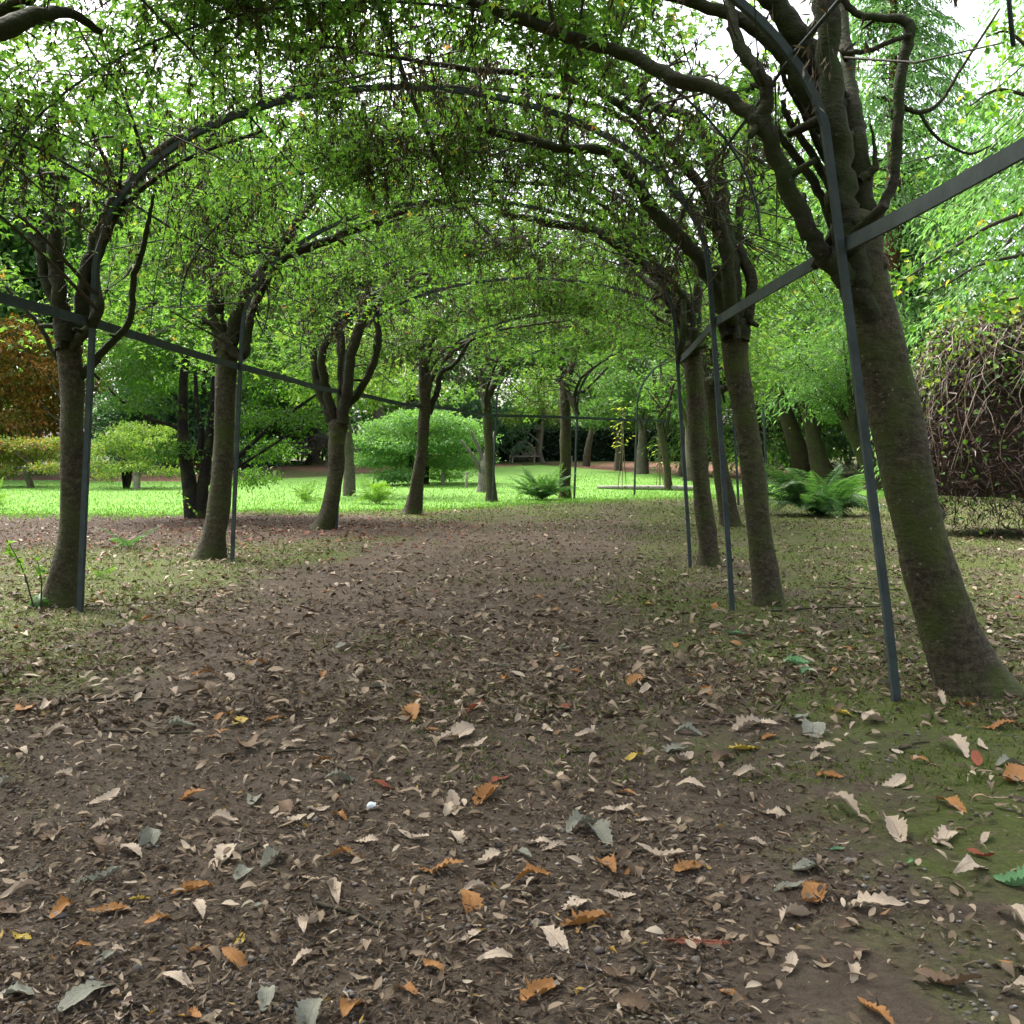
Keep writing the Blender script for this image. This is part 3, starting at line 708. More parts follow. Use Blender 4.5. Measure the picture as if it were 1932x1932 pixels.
L3l = [L_([(632, 815, 24), (625, 785, 20), (602, 737, 17), (591, 667, 14), (581, 597, 12), (578, 540, 10), (588, 470, 7)], 20.0),
       L_([(640, 815, 28), (646, 770, 22), (645, 685, 18), (635, 580, 15), (625, 500, 11), (640, 420, 7)], 20.1),
       L_([(644, 800, 26), (655, 740, 22), (668, 650, 19), (700, 582, 17), (770, 545, 15), (850, 500, 12, .2), (940, 465, 8, .3)], 19.9),
       L_([(650, 770, 16), (690, 720, 14), (715, 650, 13), (710, 590, 11), (740, 520, 8)], 20.2),
       L_([(652, 720, 12), (668, 640, 11), (690, 560, 9), (700, 480, 7)], 20.4)]
make_laburnum('laburnum forking into a wide goblet of dark stems with a pale slim trunk behind it', L3t, L3l, 5, -1, 250, 0.08, 1)
L4t = L_([(775, 970, 34), (786, 920, 25), (796, 850, 22), (801, 770, 22), (802, 710, 23)], 25.3)
L4l = [L_([(800, 730, 18), (797, 680, 14), (800, 640, 12), (835, 600, 11), (905, 570, 9, .2), (980, 545, 6, .4)], 25.3),
       L_([(808, 780, 13), (825, 740, 11), (832, 705, 10), (860, 685, 8), (885, 645, 6)], 25.4), L_([(800, 720, 14), (810, 660, 11), (830, 600, 8), (820, 540, 6)], 25.3)]
make_laburnum('slim laburnum in front of the pale green mound maple', L4t, L4l, 6, -1, 150, 0.095, 2)
y5 = base(928, 947)[1]
make_laburnum('straight slim laburnum in front of the bleached dead stump', L_([(928, 948, 24), (925, 900, 18), (922, 850, 17), (919, 780, 17), (916, 740, 18)], y5),
              [L_([(915, 750, 13), (905, 700, 10), (900, 640, 8), (910, 580, 5)], y5), L_([(920, 750, 13), (937, 715, 10), (965, 670, 9), (1015, 635, 8), (1085, 603, 6)], y5), L_([(922, 745, 9), (950, 700, 8), (965, 650, 6)], y5)], 7, -1, 95, 0.1, 1, n_pod=120)
y6 = base(1065, 941)[1]
make_laburnum('upright laburnum rising behind the dense fern clump', L_([(1066, 942, 24), (1067, 880, 21), (1067, 800, 20), (1066, 760, 20), (1066, 725, 20)], y6),
              [L_([(1064, 740, 13), (1055, 690, 10), (1050, 640, 7)], y6), L_([(1068, 740, 13), (1080, 690, 10), (1092, 640, 7)], y6), L_([(1070, 765, 9), (1090, 740, 7), (1105, 735, 6), (1150, 690, 4)], y6)], 8, -1, 75, 0.1, 1, n_pod=90)
y8 = base(1258, 926)[1]
make_laburnum('small many stemmed laburnum standing by the bleached log', L_([(1262, 926, 15), (1258, 880, 13), (1250, 830, 13), (1243, 795, 12)], y8),
              [L_([(1247, 810, 9), (1240, 760, 7), (1232, 700, 5)], y8), L_([(1252, 840, 8), (1262, 780, 7), (1268, 700, 5)], y8), L_([(1250, 810, 7), (1250, 740, 5), (1245, 680, 4)], y8)], 9.6, -1, 70, 0.1, 1, n_pod=90)

# ------------------------------------------------------------------ background trees
def lobe_leaves(lv, lobes, n, L, W, up=0.35, dr=-0.15, flat=1.0, shell=0.45, per=14, csz=None):
    lobes = np.asarray(lobes, float)
    vol = (lobes[:, 3] * lobes[:, 4] * lobes[:, 5]) ** (2 / 3); pk = vol / vol.sum()
    nc = max(1, n // per)
    k = rng.choice(len(lobes), nc, p=pk); lb = lobes[k]
    d = rand_dirs(nc); rr = shell + (1 - shell) * rng.random(nc) ** 0.5
    C = lb[:, :3] + d * lb[:, 3:6] * rr[:, None]
    s = csz if csz else L * 1.6
    pts = np.repeat(C, per, 0) + rng.normal(0, 1, (nc * per, 3)) * np.array([s, s, s * 0.6 * flat])
    out = np.repeat(d, per, 0)
    D = unit(out * 0.7 + rng.normal(0, 0.6, pts.shape) + np.array([0, 0, dr]))
    N = unit(out * 0.4 + rng.normal(0, 0.45, pts.shape) + np.array([0, 0, up + 0.5]))
    v = np.clip(np.repeat(rng.beta(2, 2, nc), per) * 0.75 + rng.random(nc * per) * 0.35 - 0.05, 0, 1)
    sc = rng.uniform(0.6, 1.3, nc * per)
    add_leaves(lv, pts, D, N, L * sc, W * sc, v)

def bg_tree(name, label, b, trunk_h, r, lobes, leafm, n, L, W, bark='bark_far', group=None, stems=1, lean=(0, 0), cat='tree', **kw):
    root = empty(name, b, label, cat, group)
    b = np.asarray(b, float); mb = MB()
    top = b + np.array([lean[0], lean[1], trunk_h])
    for s in range(stems):
        off = np.array([rng.normal(0, r * 0.8), rng.normal(0, r * 0.8), 0]) if stems > 1 else np.zeros(3)
        tp = top + off * 4
        Q = spline(np.array([[*(b + off - [0, 0, 0.1]), r * 1.25], [*(b + off + (tp - b) * 0.35 + rng.normal(0, r * 0.5, 3) * [1, 1, 0]), r], [*tp, r * 0.55]]), 14)
        add_tube(mb, Q[:, :3], Q[:, 3], 10, 0.15, int(rng.integers(999)))
    mb.build('trunk', M[bark], root)
    lobes = np.asarray(lobes, float)
    br = MB()
    for lb in lobes:
        s = b + (top - b) * rng.uniform(0.55, 1.0)
        e = lb[:3]; mid = (s + e) / 2 + [0, 0, 0.15 * np.linalg.norm(e - s)] * np.array([1, 1, 1])
        Q = spline(np.array([s, mid, e]), 8); add_tube(br, Q, np.linspace(r * 0.4, r * 0.08, 8), 5)
        for q in range(2):
            e2 = e + rand_dirs(1)[0] * lb[3:6] * 0.9; k = rng.integers(3, 8)
            add_tube(br, spline(np.array([Q[k], (Q[k] + e2) / 2 + rng.normal(0, 0.1, 3), e2]), 5), np.linspace(r * 0.14, r * 0.03, 5), 4)
    br.build('branches', M[bark], root)
    lv = MB(); lobe_leaves(lv, lobes, n, L, W, **kw); lv.build('crown', M[leafm], root)
    return root

def rand_lobes(c, R3, n, size):
    d = rand_dirs(n); rr = rng.random(n) ** 0.4
    C = np.asarray(c) + d * np.asarray(R3) * rr[:, None]
    s = np.asarray(size) * rng.uniform(0.7, 1.3, (n, 1))
    return np.column_stack([C, np.broadcast_to(s, (n, 3)) if s.shape[1] == 3 else np.repeat(s, 3, 1)])

# dark green multi-stemmed maple on the left, limbs drawn out sideways
ba = base(372, 978); ya = ba[1]
root = empty('maple_tree', ba, 'dark green spreading maple with several black stems at the lawn edge', 'tree')
for pts in ([(366, 980, 34), (355, 900, 26), (345, 820, 22), (345, 740, 18), (350, 660, 12)], [(378, 975, 30), (385, 900, 20), (395, 830, 17), (402, 760, 14), (405, 690, 9)],
            [(352, 830, 12), (330, 805, 8), (280, 790, 7), (240, 765, 5), (205, 735, 4)], [(372, 870, 14), (380, 820, 12), (372, 770, 9), (368, 700, 6)],
            [(385, 915, 14), (430, 880, 10), (500, 815, 9), (560, 770, 6), (612, 735, 4)], [(395, 900, 9), (450, 880, 6), (530, 830, 4), (580, 800, 3)]):
    Q = spline(L_(pts, ya), 18); mb = MB(); add_tube(mb, Q[:, :3], Q[:, 3], 9, 0.2, int(rng.integers(999))); mb.build('stem', M['bark_black'], root)
lv = MB(); lob = []
for (px, py, w, h) in [(230, 690, 70, 40), (300, 640, 80, 40), (260, 760, 60, 20), (340, 590, 90, 50), (420, 620, 80, 40), (480, 680, 90, 40), (540, 720, 80, 35), (560, 790, 70, 25), (500, 850, 70, 22), (450, 790, 60, 30), (590, 660, 50, 40), (310, 720, 60, 25), (330, 850, 45, 18), (470, 900, 45, 15), (200, 640, 60, 40), (440, 560, 90, 40), (560, 600, 60, 50), (240, 570, 80, 50), (300, 480, 110, 50), (420, 470, 110, 50), (520, 500, 90, 50), (200, 520, 90, 50), (380, 400, 120, 50), (600, 560, 60, 50)]:
    p = at(px, py, ya + rng.uniform(-1.2, 1.8)); lob.append([*p, PX(2 * w, ya), 1.0, PX(2 * h, ya)])
lobe_leaves(lv, lob, 38000, 0.105, 0.047, flat=0.5, shell=0.2, per=18, csz=0.2); lv.build('crown', M['acer_dark'], root)

def px_lobes(rows, y, dy=1.0):
    out = []
    for (px, py, w, h) in rows:
        out.append([*at(px, py, y + rng.uniform(-dy, dy)), PX(2 * w, y), PX(1.6 * w, y), PX(2 * h, y)])
    return out

bo = base(66, 921)
bg_tree('small_maple', 'small yellow green maple with reddish tips on the lawn', bo, 0.9, 0.09, px_lobes([(20, 850, 40, 9), (70, 838, 40, 9), (108, 860, 26, 7), (40, 872, 40, 7), (-30, 860, 40, 10), (88, 884, 26, 6), (10, 888, 30, 6), (55, 856, 40, 7), (-10, 835, 30, 8), (110, 836, 20, 7)], bo[1], 1.6), 'acer_mix', 9000, 0.13, 0.075, stems=2, flat=0.6)
b2 = bo + [-1.5, 8, 0]; b2[2] = gz(b2[0], b2[1])
bg_tree('maple_tree', 'tall orange and bronze maple behind the small yellow maple', b2, 3.0, 0.22, px_lobes([(20, 780, 80, 50), (100, 760, 60, 60), (60, 690, 90, 50), (150, 700, 60, 40), (-60, 720, 90, 60), (130, 800, 40, 30), (10, 640, 80, 40), (170, 640, 60, 40)], b2[1], 2.5), 'acer_orange', 16000, 0.2, 0.12, flat=0.6)
b3 = base(238, 922)
bg_tree('maple_shrub', 'yellow green dome shaped maple shrub with many thin stems from the base', b3, 1.2, 0.05, px_lobes([(200, 845, 28, 14), (250, 812, 34, 13), (300, 838, 30, 12), (335, 862, 28, 10), (182, 880, 24, 10), (275, 860, 40, 13), (225, 828, 30, 13), (310, 815, 22, 10), (240, 880, 40, 7), (205, 898, 26, 5), (300, 890, 34, 5), (265, 835, 34, 8), (170, 860, 20, 6), (345, 888, 18, 5)], b3[1], 1.6), 'acer_yellow', 9000, 0.12, 0.06, stems=9, bark='bark_black', flat=0.6, cat='shrub')
b4 = base(582, 878)
bg_tree('weeping_maple', 'small grey purple weeping maple with dark crooked trunk on the far lawn', b4, 2.0, 0.2, px_lobes([(560, 810, 35, 18), (600, 800, 35, 22), (620, 830, 25, 12), (530, 830, 30, 14), (575, 785, 40, 15), (555, 845, 25, 10)], b4[1], 2.0), 'acer_purple', 9000, 0.22, 0.09, bark='bark_black', flat=0.7, dr=-0.7)
b5 = base(800, 914)
bg_tree('mound_maple', 'pale green mounded maple layered in flat tiers on the lawn', b5, 1.3, 0.16, px_lobes([(800, 790, 60, 16), (740, 805, 50, 15), (860, 805, 55, 15), (705, 830, 40, 14), (760, 840, 60, 14), (830, 835, 60, 16), (890, 830, 40, 14), (720, 865, 50, 13), (790, 870, 60, 13), (860, 870, 50, 13), (750, 895, 45, 10), (830, 893, 55, 9), (900, 870, 25, 12)], b5[1], 1.8), 'acer_mound', 24000, 0.15, 0.075, flat=0.45, stems=3, bark='bark_black')

# bleached dead stump
bs = base(917, 929)
root = empty('dead_stump', bs, 'bleached grey dead tree stump with bare broken limbs on the lawn', 'stump')
ys = bs[1]
Q = spline(L_([(919, 932, 36), (918, 905, 29), (919, 880, 26), (922, 858, 18), (926, 842, 8)], ys), 20)
mb = MB(); add_tube(mb, Q[:, :3], Q[:, 3], 16, 0.35, 4); mb.build('trunk', M['bark_pale'], root)
for pts in ([(912, 900, 9), (895, 865, 7), (880, 845, 6), (870, 830, 4)], [(914, 880, 10), (903, 845, 8), (893, 825, 6), (888, 812, 4)], [(922, 870, 12), (930, 840, 9), (934, 815, 6)]):
    Q = spline(L_(pts, ys), 10); mb = MB(); add_tube(mb, Q[:, :3], Q[:, 3], 8, 0.25, 7); mb.build('limb', M['bark_pale'], root)

# slim pale tree with airy leaves, pale slim trunk behind the goblet laburnum
bb = base(1068 * 0 + 1026, 876)
root = empty('slim_tree', bb, 'slim pale stemmed young tree with airy yellow green leaves in front of the hedge', 'tree')
yb = bb[1]
for pts in ([(1028, 880, 8), (1020, 855, 7), (1022, 830, 6), (1025, 790, 5), (1026, 740, 4), (1030, 700, 2)], [(1021, 838, 4), (1010, 828, 3), (998, 818, 2.5), (985, 812, 2)], [(1024, 800, 3), (1035, 785, 2.5), (1048, 772, 2)], [(1024, 810, 3), (1008, 795, 2), (1004, 770, 2)]):
    Q = spline(L_(pts, yb), 14); mb = MB(); add_tube(mb, Q[:, :3], Q[:, 3], 7, 0.1, 2); mb.build('stem', M['bark_pale'], root)
lv = MB(); lobe_leaves(lv, px_lobes([(1000, 770, 35, 20), (1040, 750, 35, 25), (970, 790, 25, 14), (1020, 720, 40, 20), (1060, 780, 25, 15), (980, 745, 25, 20)], yb, 1.5), 4200, 0.2, 0.1, csz=0.35); lv.build('crown', M['acer_yellow'], root)
bp = base(660, 936)
bg_tree('slim_tree', 'slim pale trunked tree standing behind the goblet shaped laburnum', bp, 4.0, 0.19, px_lobes([(640, 700, 60, 40), (700, 680, 60, 40), (600, 720, 50, 40), (680, 740, 50, 25), (740, 720, 45, 30), (720, 640, 70, 40)], bp[1], 2), 'acer_yellow', 9000, 0.16, 0.08, bark='bark_far', lean=(-0.2, 0))

# second row of trunks by the mulch bed
for (px, py, w, tpx, tpy, lab) in [(1106, 880, 13, 1122, 790, 'thin curved trunk tree by the mulch bed in front of the redwood'), (1165, 888, 13, 1168, 800, 'thin straight trunk tree behind the cane wigwam with lime green leaves'), (1212, 895, 22, 1214, 790, 'stout straight trunk tree standing in front of the dark hedge'),
                                   (1303, 908, 26, 1300, 790, 'pale trunk tree directly behind the broken bark laburnum'), (1283, 900, 12, 1290, 790, 'thin trunk tree beside the many stemmed laburnum')]:
    b_ = base(px, py); yy = b_[1]; tp = at(tpx, tpy, yy)
    bg_tree('row_tree', lab, b_, tp[2] - b_[2], PX(w, yy), px_lobes([(tpx + q, tpy - 40 + rng.uniform(-40, 25), 35, 24) for q in (-40, -10, 20, 45)] + [(tpx, tpy - 110, 50, 40)], yy, 2.5), 'tree_green', 7000, 0.22, 0.1, lean=(tp[0] - b_[0], 0), group='trees of the second row', csz=0.35)

# second arbour to the right: leaning trunks with dense small leaves
for (px, py, w, tpx, tpy, lab) in [(1522, 905, 34, 1462, 720, 'left leaning laburnum with forked top behind the big fern, nearest the redwood trunk'), (1562, 912, 36, 1522, 775, 'left leaning laburnum with bright mossy trunk directly behind the big fern'),
                                   (1650, 925, 34, 1592, 790, 'left leaning laburnum between the big fern and the thick leaning one'), (1545, 890, 16, 1508, 770, 'thin dark laburnum behind the bright mossy trunked one')]:
    b_ = base(px, py); yy = b_[1]; tp = at(tpx, tpy, yy)
    rows = [(tpx + q, tpy - 30 + rng.uniform(-60, 10), 50, 32) for q in (-50, -10, 40)] + [(tpx + q, tpy - 130 + rng.uniform(-40, 40), 60, 45) for q in (-60, 0, 60)]
    bg_tree('laburnum_tree', lab, b_, tp[2] - b_[2], PX(w, yy), px_lobes(rows, yy, 2.0), 'tree_green', 15000, 0.11, 0.05, bark='bark', lean=(tp[0] - b_[0], 0), group='laburnums of the second arbour', csz=0.22)

# redwoods, conifers and the wall of woodland behind
def conifer(label, b, h, rad, leafm, n, L, W, droop=0.5, bark='bark_red', tr=0.35, z0=0.12, name='conifer', group='conifers behind the lawn', per_branch=46):
    root = empty(name, b, label, 'tree', group); b = np.asarray(b, float)
    mb = MB(); P = np.array([b - [0, 0, 0.1], b + [0, 0, h * 0.15], b + [0, 0, h * 0.5], b + [0, 0, h]])
    S = spline(np.column_stack([P, [tr * 1.5, tr, tr * 0.65, 0.03]]), 24); add_tube(mb, S[:, :3], S[:, 3], 12, 0.2, 8); mb.build('trunk', M[bark], root)
    br = MB(); lv = MB()
    nb = n // per_branch
    f = rng.random(nb) ** 1.2; az = rng.uniform(0, 6.283, nb)
    for q in range(nb):
        z = h * (z0 + (0.98 - z0) * f[q]); ln = rad * (1 - f[q]) ** 0.7 * rng.uniform(0.75, 1.1) + 0.4
        d = np.array([math.cos(az[q]), math.sin(az[q]), 0]); s = b + [0, 0, z]
        mid = s + d * ln * 0.5 + [0, 0, 0.08 * ln]; e = s + d * ln + [0, 0, -droop * ln * 0.5]
        add_tube(br, np.array([s, mid, e]), [0.035, 0.022, 0.008], 3, cap=False)
        t = rng.random(per_branch) ** 0.6
        side = np.cross(d, [0, 0, 1])
        p = s * ((1 - t) ** 2)[:, None] + mid * (2 * t * (1 - t))[:, None] + e * (t ** 2)[:, None]
        sw = rng.normal(0, 1, per_branch) * ln * 0.14
        p = p + side * sw[:, None] + np.array([0, 0, 1]) * (-np.abs(sw) * 0.5 + rng.normal(0, 0.06, per_branch))[:, None]
        D = unit(d * 0.6 + side * (np.sign(sw) * 0.6)[:, None] + rng.normal(0, 0.3, (per_branch, 3)) + np.array([0, 0, -droop]))
        N = unit(np.array([0, 0, 1.0]) + d * 0.4 + rng.normal(0, 0.35, (per_branch, 3)))
        sc = rng.uniform(0.6, 1.3, per_branch)
        add_leaves(lv, p, D, N, L * sc, W * sc, np.clip(rng.beta(2, 2) * 0.7 + 0.35 * t + rng.normal(0, 0.1, per_branch) - 0.1, 0, 1), 0.1, 0.15)
    br.build('branches', M['twig'], root); lv.build('crown', M[leafm], root)

g = lambda x, y: np.array([x, y, float(gz(x, y))])
br_ = base(1142, 858); conifer('broad redwood with dark reddish fibrous trunk beside the hedge', br_, 22, 4.5, 'tree_blue', 10000, 0.42, 0.13, 0.5, tr=0.85, z0=0.2)
br2 = base(1441, 872); conifer('redwood with bright rusty trunk seen between the arbour trees', br2, 22, 4.2, 'tree_blue', 10000, 0.42, 0.13, 0.5, tr=0.5, z0=0.25)
# big pale conifer with drooping sprays on the right
conifer('large pale green conifer with drooping feathery sprays beyond the vine mound', g(19.5, 32), 28, 8, 'tree_bright', 68000, 0.25, 0.075, 0.7, tr=0.5, z0=0.09, per_branch=110)
conifer('tall pale green conifer behind the feathery one', g(17.5, 47), 27, 7, 'tree_bright', 34000, 0.32, 0.09, 0.7, tr=0.5, z0=0.2, per_branch=80)
conifer('blue green conifer between the second arbour and the feathery conifer', g(13.5, 57), 23, 6, 'tree_green', 30000, 0.32, 0.1, 0.5, tr=0.5, z0=0.08)
k = 0
for (x, y, h, w, mt, cn) in [(-34, 48, 15, 6.5, 'tree_green', 0), (-27, 58, 17, 6, 'tree_green', 0), (-20, 66, 19, 6, 'tree_blue', 1), (-14, 72, 18, 6.5, 'tree_green', 0), (-7.5, 76, 21, 6, 'tree_blue', 1), (-2, 80, 17, 6.5, 'tree_bright', 0), (4, 84, 19, 6.5, 'tree_green', 0), (10, 82, 18, 6, 'tree_blue', 1),
                              (17, 72, 19, 6.5, 'tree_green', 0), (24, 62, 20, 7, 'tree_bright', 0), (33, 54, 20, 7, 'tree_green', 0), (31, 40, 18, 6.5, 'tree_green', 0), (-42, 60, 20, 8, 'tree_blue', 1), (-17, 74, 14, 5, 'tree_bright', 0), (-29, 56, 27, 7.5, 'tree_green', 0), (-17, 62, 27, 7, 'tree_bright', 0), (-40, 56, 26, 8, 'tree_green', 0), (-9, 68, 25, 7, 'tree_green', 0), (20, 58, 24, 7, 'tree_green', 0), (27.5, 45, 26, 8.5, 'tree_bright', 0), (24, 36, 9, 5.5, 'tree_bright', 0), (-44, 50, 24, 8, 'tree_bright', 0), (-22.5, 67, 19, 6.5, 'tree_bright', 0), (-27, 72, 22, 7, 'tree_blue', 1), (-23, 64, 30, 8, 'tree_green', 0), (-35, 58, 29, 8.5, 'tree_blue', 0)]:
    b_ = g(x, y)
    place = 'beyond the orange maple' if x < -22 else 'behind the maples' if x < -5 else 'behind the hedge' if x < 14 else 'behind the second arbour'
    look = f"{'broad' if w >= 7.5 else 'full' if w >= 6.5 else 'narrow'} {['low', 'medium height', 'tall', 'very tall'][min(3, int((h - 8) / 5))]} {dict(tree_green='mid green', tree_blue='blue green', tree_bright='pale green')[mt]}"
    if cn: conifer(look + ' conifer ' + place, b_, h, w * 0.75, mt, 10500, 0.48, 0.145, 0.45, tr=0.4, z0=0.05)
    else:
        lob = rand_lobes(b_ + [0, 0, h * 0.55], (w * 0.75, w * 0.75, h * 0.36), 26, (w * 0.3, w * 0.3, w * 0.24))
        bg_tree('woodland_tree', look + ' broadleaf tree ' + place, b_, h * 0.45, 0.35, lob, mt, 8800, 0.5, 0.3, group='broadleaf trees of the woodland belt', csz=0.5, per=16)
    k += 1

# understorey shrubs closing the view beneath the woodland
for q, (x, y, h, mt) in enumerate([(-46, 66, 4.5, 'tree_green'), (-39, 66, 4, 'tree_blue'), (-32, 64, 4.5, 'tree_green'), (-26, 73, 3.6, 'tree_bright'), (-20, 76, 4.4, 'tree_green'), (-14.5, 77, 3.4, 'tree_blue'), (-9, 78, 4.2, 'tree_green'), (-3.5, 74, 3.6, 'tree_blue'), (23, 70, 4.2, 'tree_green'), (29, 62, 4.5, 'tree_blue'), (35, 58, 4.5, 'tree_green'), (20.5, 54, 4, 'tree_blue'), (26, 46, 4.2, 'tree_green'), (18, 64, 3.4, 'tree_bright'), (-23, 70, 4.2, 'tree_bright'), (2, 86, 4.5, 'tree_green'), (8, 86, 4.2, 'tree_bright'), (14, 84, 4.4, 'tree_green'), (-5, 84, 4.4, 'tree_green'), (-17, 70, 3.8, 'tree_bright'), (-22, 63, 4.4, 'tree_blue')]):
    h *= 1.5; b_ = g(x, y); lob = rand_lobes(b_ + [0, 0, h * 0.45], (3.6, 1.6, h * 0.42), 16, (1.5, 1.2, 1.1))
    bg_tree('woodland_shrub', f"{['rounded', 'broad', 'bushy', 'spreading', 'low', 'billowing', 'dense'][q % 7]} {dict(tree_green='mid green', tree_blue='blue green', tree_bright='pale green')[mt]} shrub under the woodland edge {'beyond the maples' if x < -5.5 else 'behind the hedge' if x < 16 else 'beyond the second arbour'}", b_, h * 0.4, 0.1, lob, mt, 2900, 0.42, 0.24, group='shrubs under the woodland edge', cat='shrub', stems=3, csz=0.35)

# clipped dark hedge
hb0, hb1 = base(1040, 868), base(1340, 880)
root = empty('hedge', (hb0 + hb1) / 2, 'clipped dark evergreen hedge with top leaves tinted as sunlit behind the lawn', 'hedge')
n = 16000; y_h = 76.0
hx = rng.uniform(-1, 22, n); face = rng.random(n)
hz = rng.random(n) * 2.3; hy = y_h + rng.normal(0, 0.12, n)
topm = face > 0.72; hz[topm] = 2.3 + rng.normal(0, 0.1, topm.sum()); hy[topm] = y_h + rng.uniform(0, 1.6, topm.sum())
P = np.stack([hx, hy, gz(hx, hy) + hz], 1); val = rng.random(n) * 0.8; val[topm] = rng.uniform(0.8, 1, topm.sum())  # sunlight on the hedge top put into its leaf colours
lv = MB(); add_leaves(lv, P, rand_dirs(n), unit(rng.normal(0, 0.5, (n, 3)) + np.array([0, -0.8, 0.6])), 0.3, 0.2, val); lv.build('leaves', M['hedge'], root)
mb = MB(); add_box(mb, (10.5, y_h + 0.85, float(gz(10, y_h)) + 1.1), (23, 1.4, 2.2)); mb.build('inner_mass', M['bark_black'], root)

# arched woven seat with post and bench
bw = base(992, 872); yw = bw[1]
root = empty('garden_seat', bw, 'arched rustic woven garden seat with a stout post and low bench by the hedge', 'seat')
x0, x1 = at(962, 870, yw)[0], at(1013, 870, yw)[0]; hz_ = PX(2 * 35, yw); cxw = (x0 + x1) / 2; rw = (x1 - x0) / 2
mb = MB()
for q in range(150):                           # short woven sticks stacked in an arch
    a = rng.uniform(-1, 1); zt = math.sqrt(max(0.0, 1 - a * a)); zz = rng.random() * zt
    p = np.array([cxw + a * rw, yw + rng.uniform(-0.05, 0.05), bw[2] + 0.15 + zz * hz_])
    d = np.array([rng.uniform(0.1, 0.2), 0, rng.normal(0, 0.05)])
    add_tube(mb, np.array([p - d, p + [0, -0.05, 0], p + d]), 0.035, 5)
aa = np.linspace(0, np.pi, 20); add_tube(mb, np.stack([cxw - np.cos(aa) * rw, np.full(20, yw - 0.06), bw[2] + np.sin(aa) * (hz_ + 0.15)], 1), 0.05, 6)
mb.build('woven_back', M['wood_grey'], root)
mb = MB(); add_box(mb, (cxw + 0.1, yw - 0.45, bw[2] + 0.42), (2 * rw + 0.3, 0.45, 0.09)); mb.build('bench_plank', M['wood_grey'], root)
for sx in (-1, 1):
    mb = MB(); add_box(mb, (cxw + sx * rw * 0.8, yw - 0.45, bw[2] + 0.17), (0.12, 0.35, 0.42)); mb.build('leg', M['wood_grey'], root)
mb = MB(); px_ = at(1017, 870, yw)[0]; P = np.array([[px_, yw, bw[2] - 0.1], [px_, yw, bw[2] + 1.4], [px_ - 0.02, yw, bw[2] + 2.2]]); add_tube(mb, P, [0.24, 0.21, 0.2], 10, 0.2, 3)
add_tube(mb, P[-1] + np.array([[0, 0, -0.02], [0, 0, 0.12], [0, 0, 0.3]]), [0.2, 0.3, 0.26], 10, 0.2, 4); mb.build('post', M['bark_far'], root)

# bleached log
b0, b1 = base(1128, 923), base(1316, 927)
root = empty('fallen_log', b0, 'long bleached log lying on the grass by the many stemmed laburnum', 'log')
P = np.array([b0 + [0, 0, 0.07], (b0 * 2 + b1) / 3 + [0, 0, 0.085], (b0 + 2 * b1) / 3 + [0, 0.1, 0.1], b1 + [0.1, 0, 0.1]])
Q = spline(np.column_stack([P, [0.075, 0.09, 0.10, 0.11]]), 30); mb = MB(); add_tube(mb, Q[:, :3], Q[:, 3], 12, 0.15, 2); lb_ = mb.build('log_body', M['log'], root)
for f in (0.3, 0.52, 0.8):
    k = int(f * 29); p = Q[k, :3] + [0, -0.08, 0.03]
    mb = MB(); add_tube(mb, np.array([p, p + [0, -0.03, 0.01]]), [0.045, 0.03], 8); mb.build('knot', M['bark_far'], lb_, root.location)

# cane wigwams
for (px, py, tpx, tpy, nc, lab) in [(1174, 926, 1176, 800, 6, 'wigwam of thin canes carrying a lime green young plant'), (1247, 922, 1243, 845, 5, 'low wigwam of thin canes beside the many stemmed laburnum')]:
    b_ = base(px, py); yy = b_[1]; tp = at(tpx, tpy, yy)
    root = empty('cane_wigwam', b_, lab, 'plant support')
    for q in range(nc):
        a = q / nc * 6.283 + 0.4; f = b_ + np.array([math.cos(a) * 0.2, math.sin(a) * 0.2, -0.05]); f[2] = gz(f[0], f[1]) - 0.05
        mb = MB(); add_tube(mb, spline(np.array([f, (f + tp) / 2 + rng.normal(0, 0.02, 3), tp + [rng.normal(0, 0.03), 0, rng.uniform(0, 0.5)]]), 8), 0.012, 5); mb.build('cane', M['cane'], root)
    lv = MB(); mb = MB()
    k = 60 if nc == 6 else 14
    stem = spline(np.array([b_, (b_ + tp) / 2, tp, tp + [0, 0, 1.2 if nc == 6 else 0.2]]), 14); add_tube(mb, stem, np.linspace(0.012, 0.004, 14), 5); mb.build('plant_stem', M['twig'], root)
    zz = rng.uniform(0.45, 1.0, k); PP = np.array([stem[int(z * 13)] for z in zz])
    D = unit(rng.normal(0, 1, (k, 3)) * [1, 0.7, 0.3] + [-0.7, 0, -0.2]); add_leaves(lv, PP + D * rng.uniform(0, 0.45, (k, 1)), D, rand_dirs(k, 1.5), rng.uniform(0.12, 0.22, k), 0.075, rng.uniform(0.4, 1, k)); lv.build('plant_leaves', M['vine_leaf'], root)

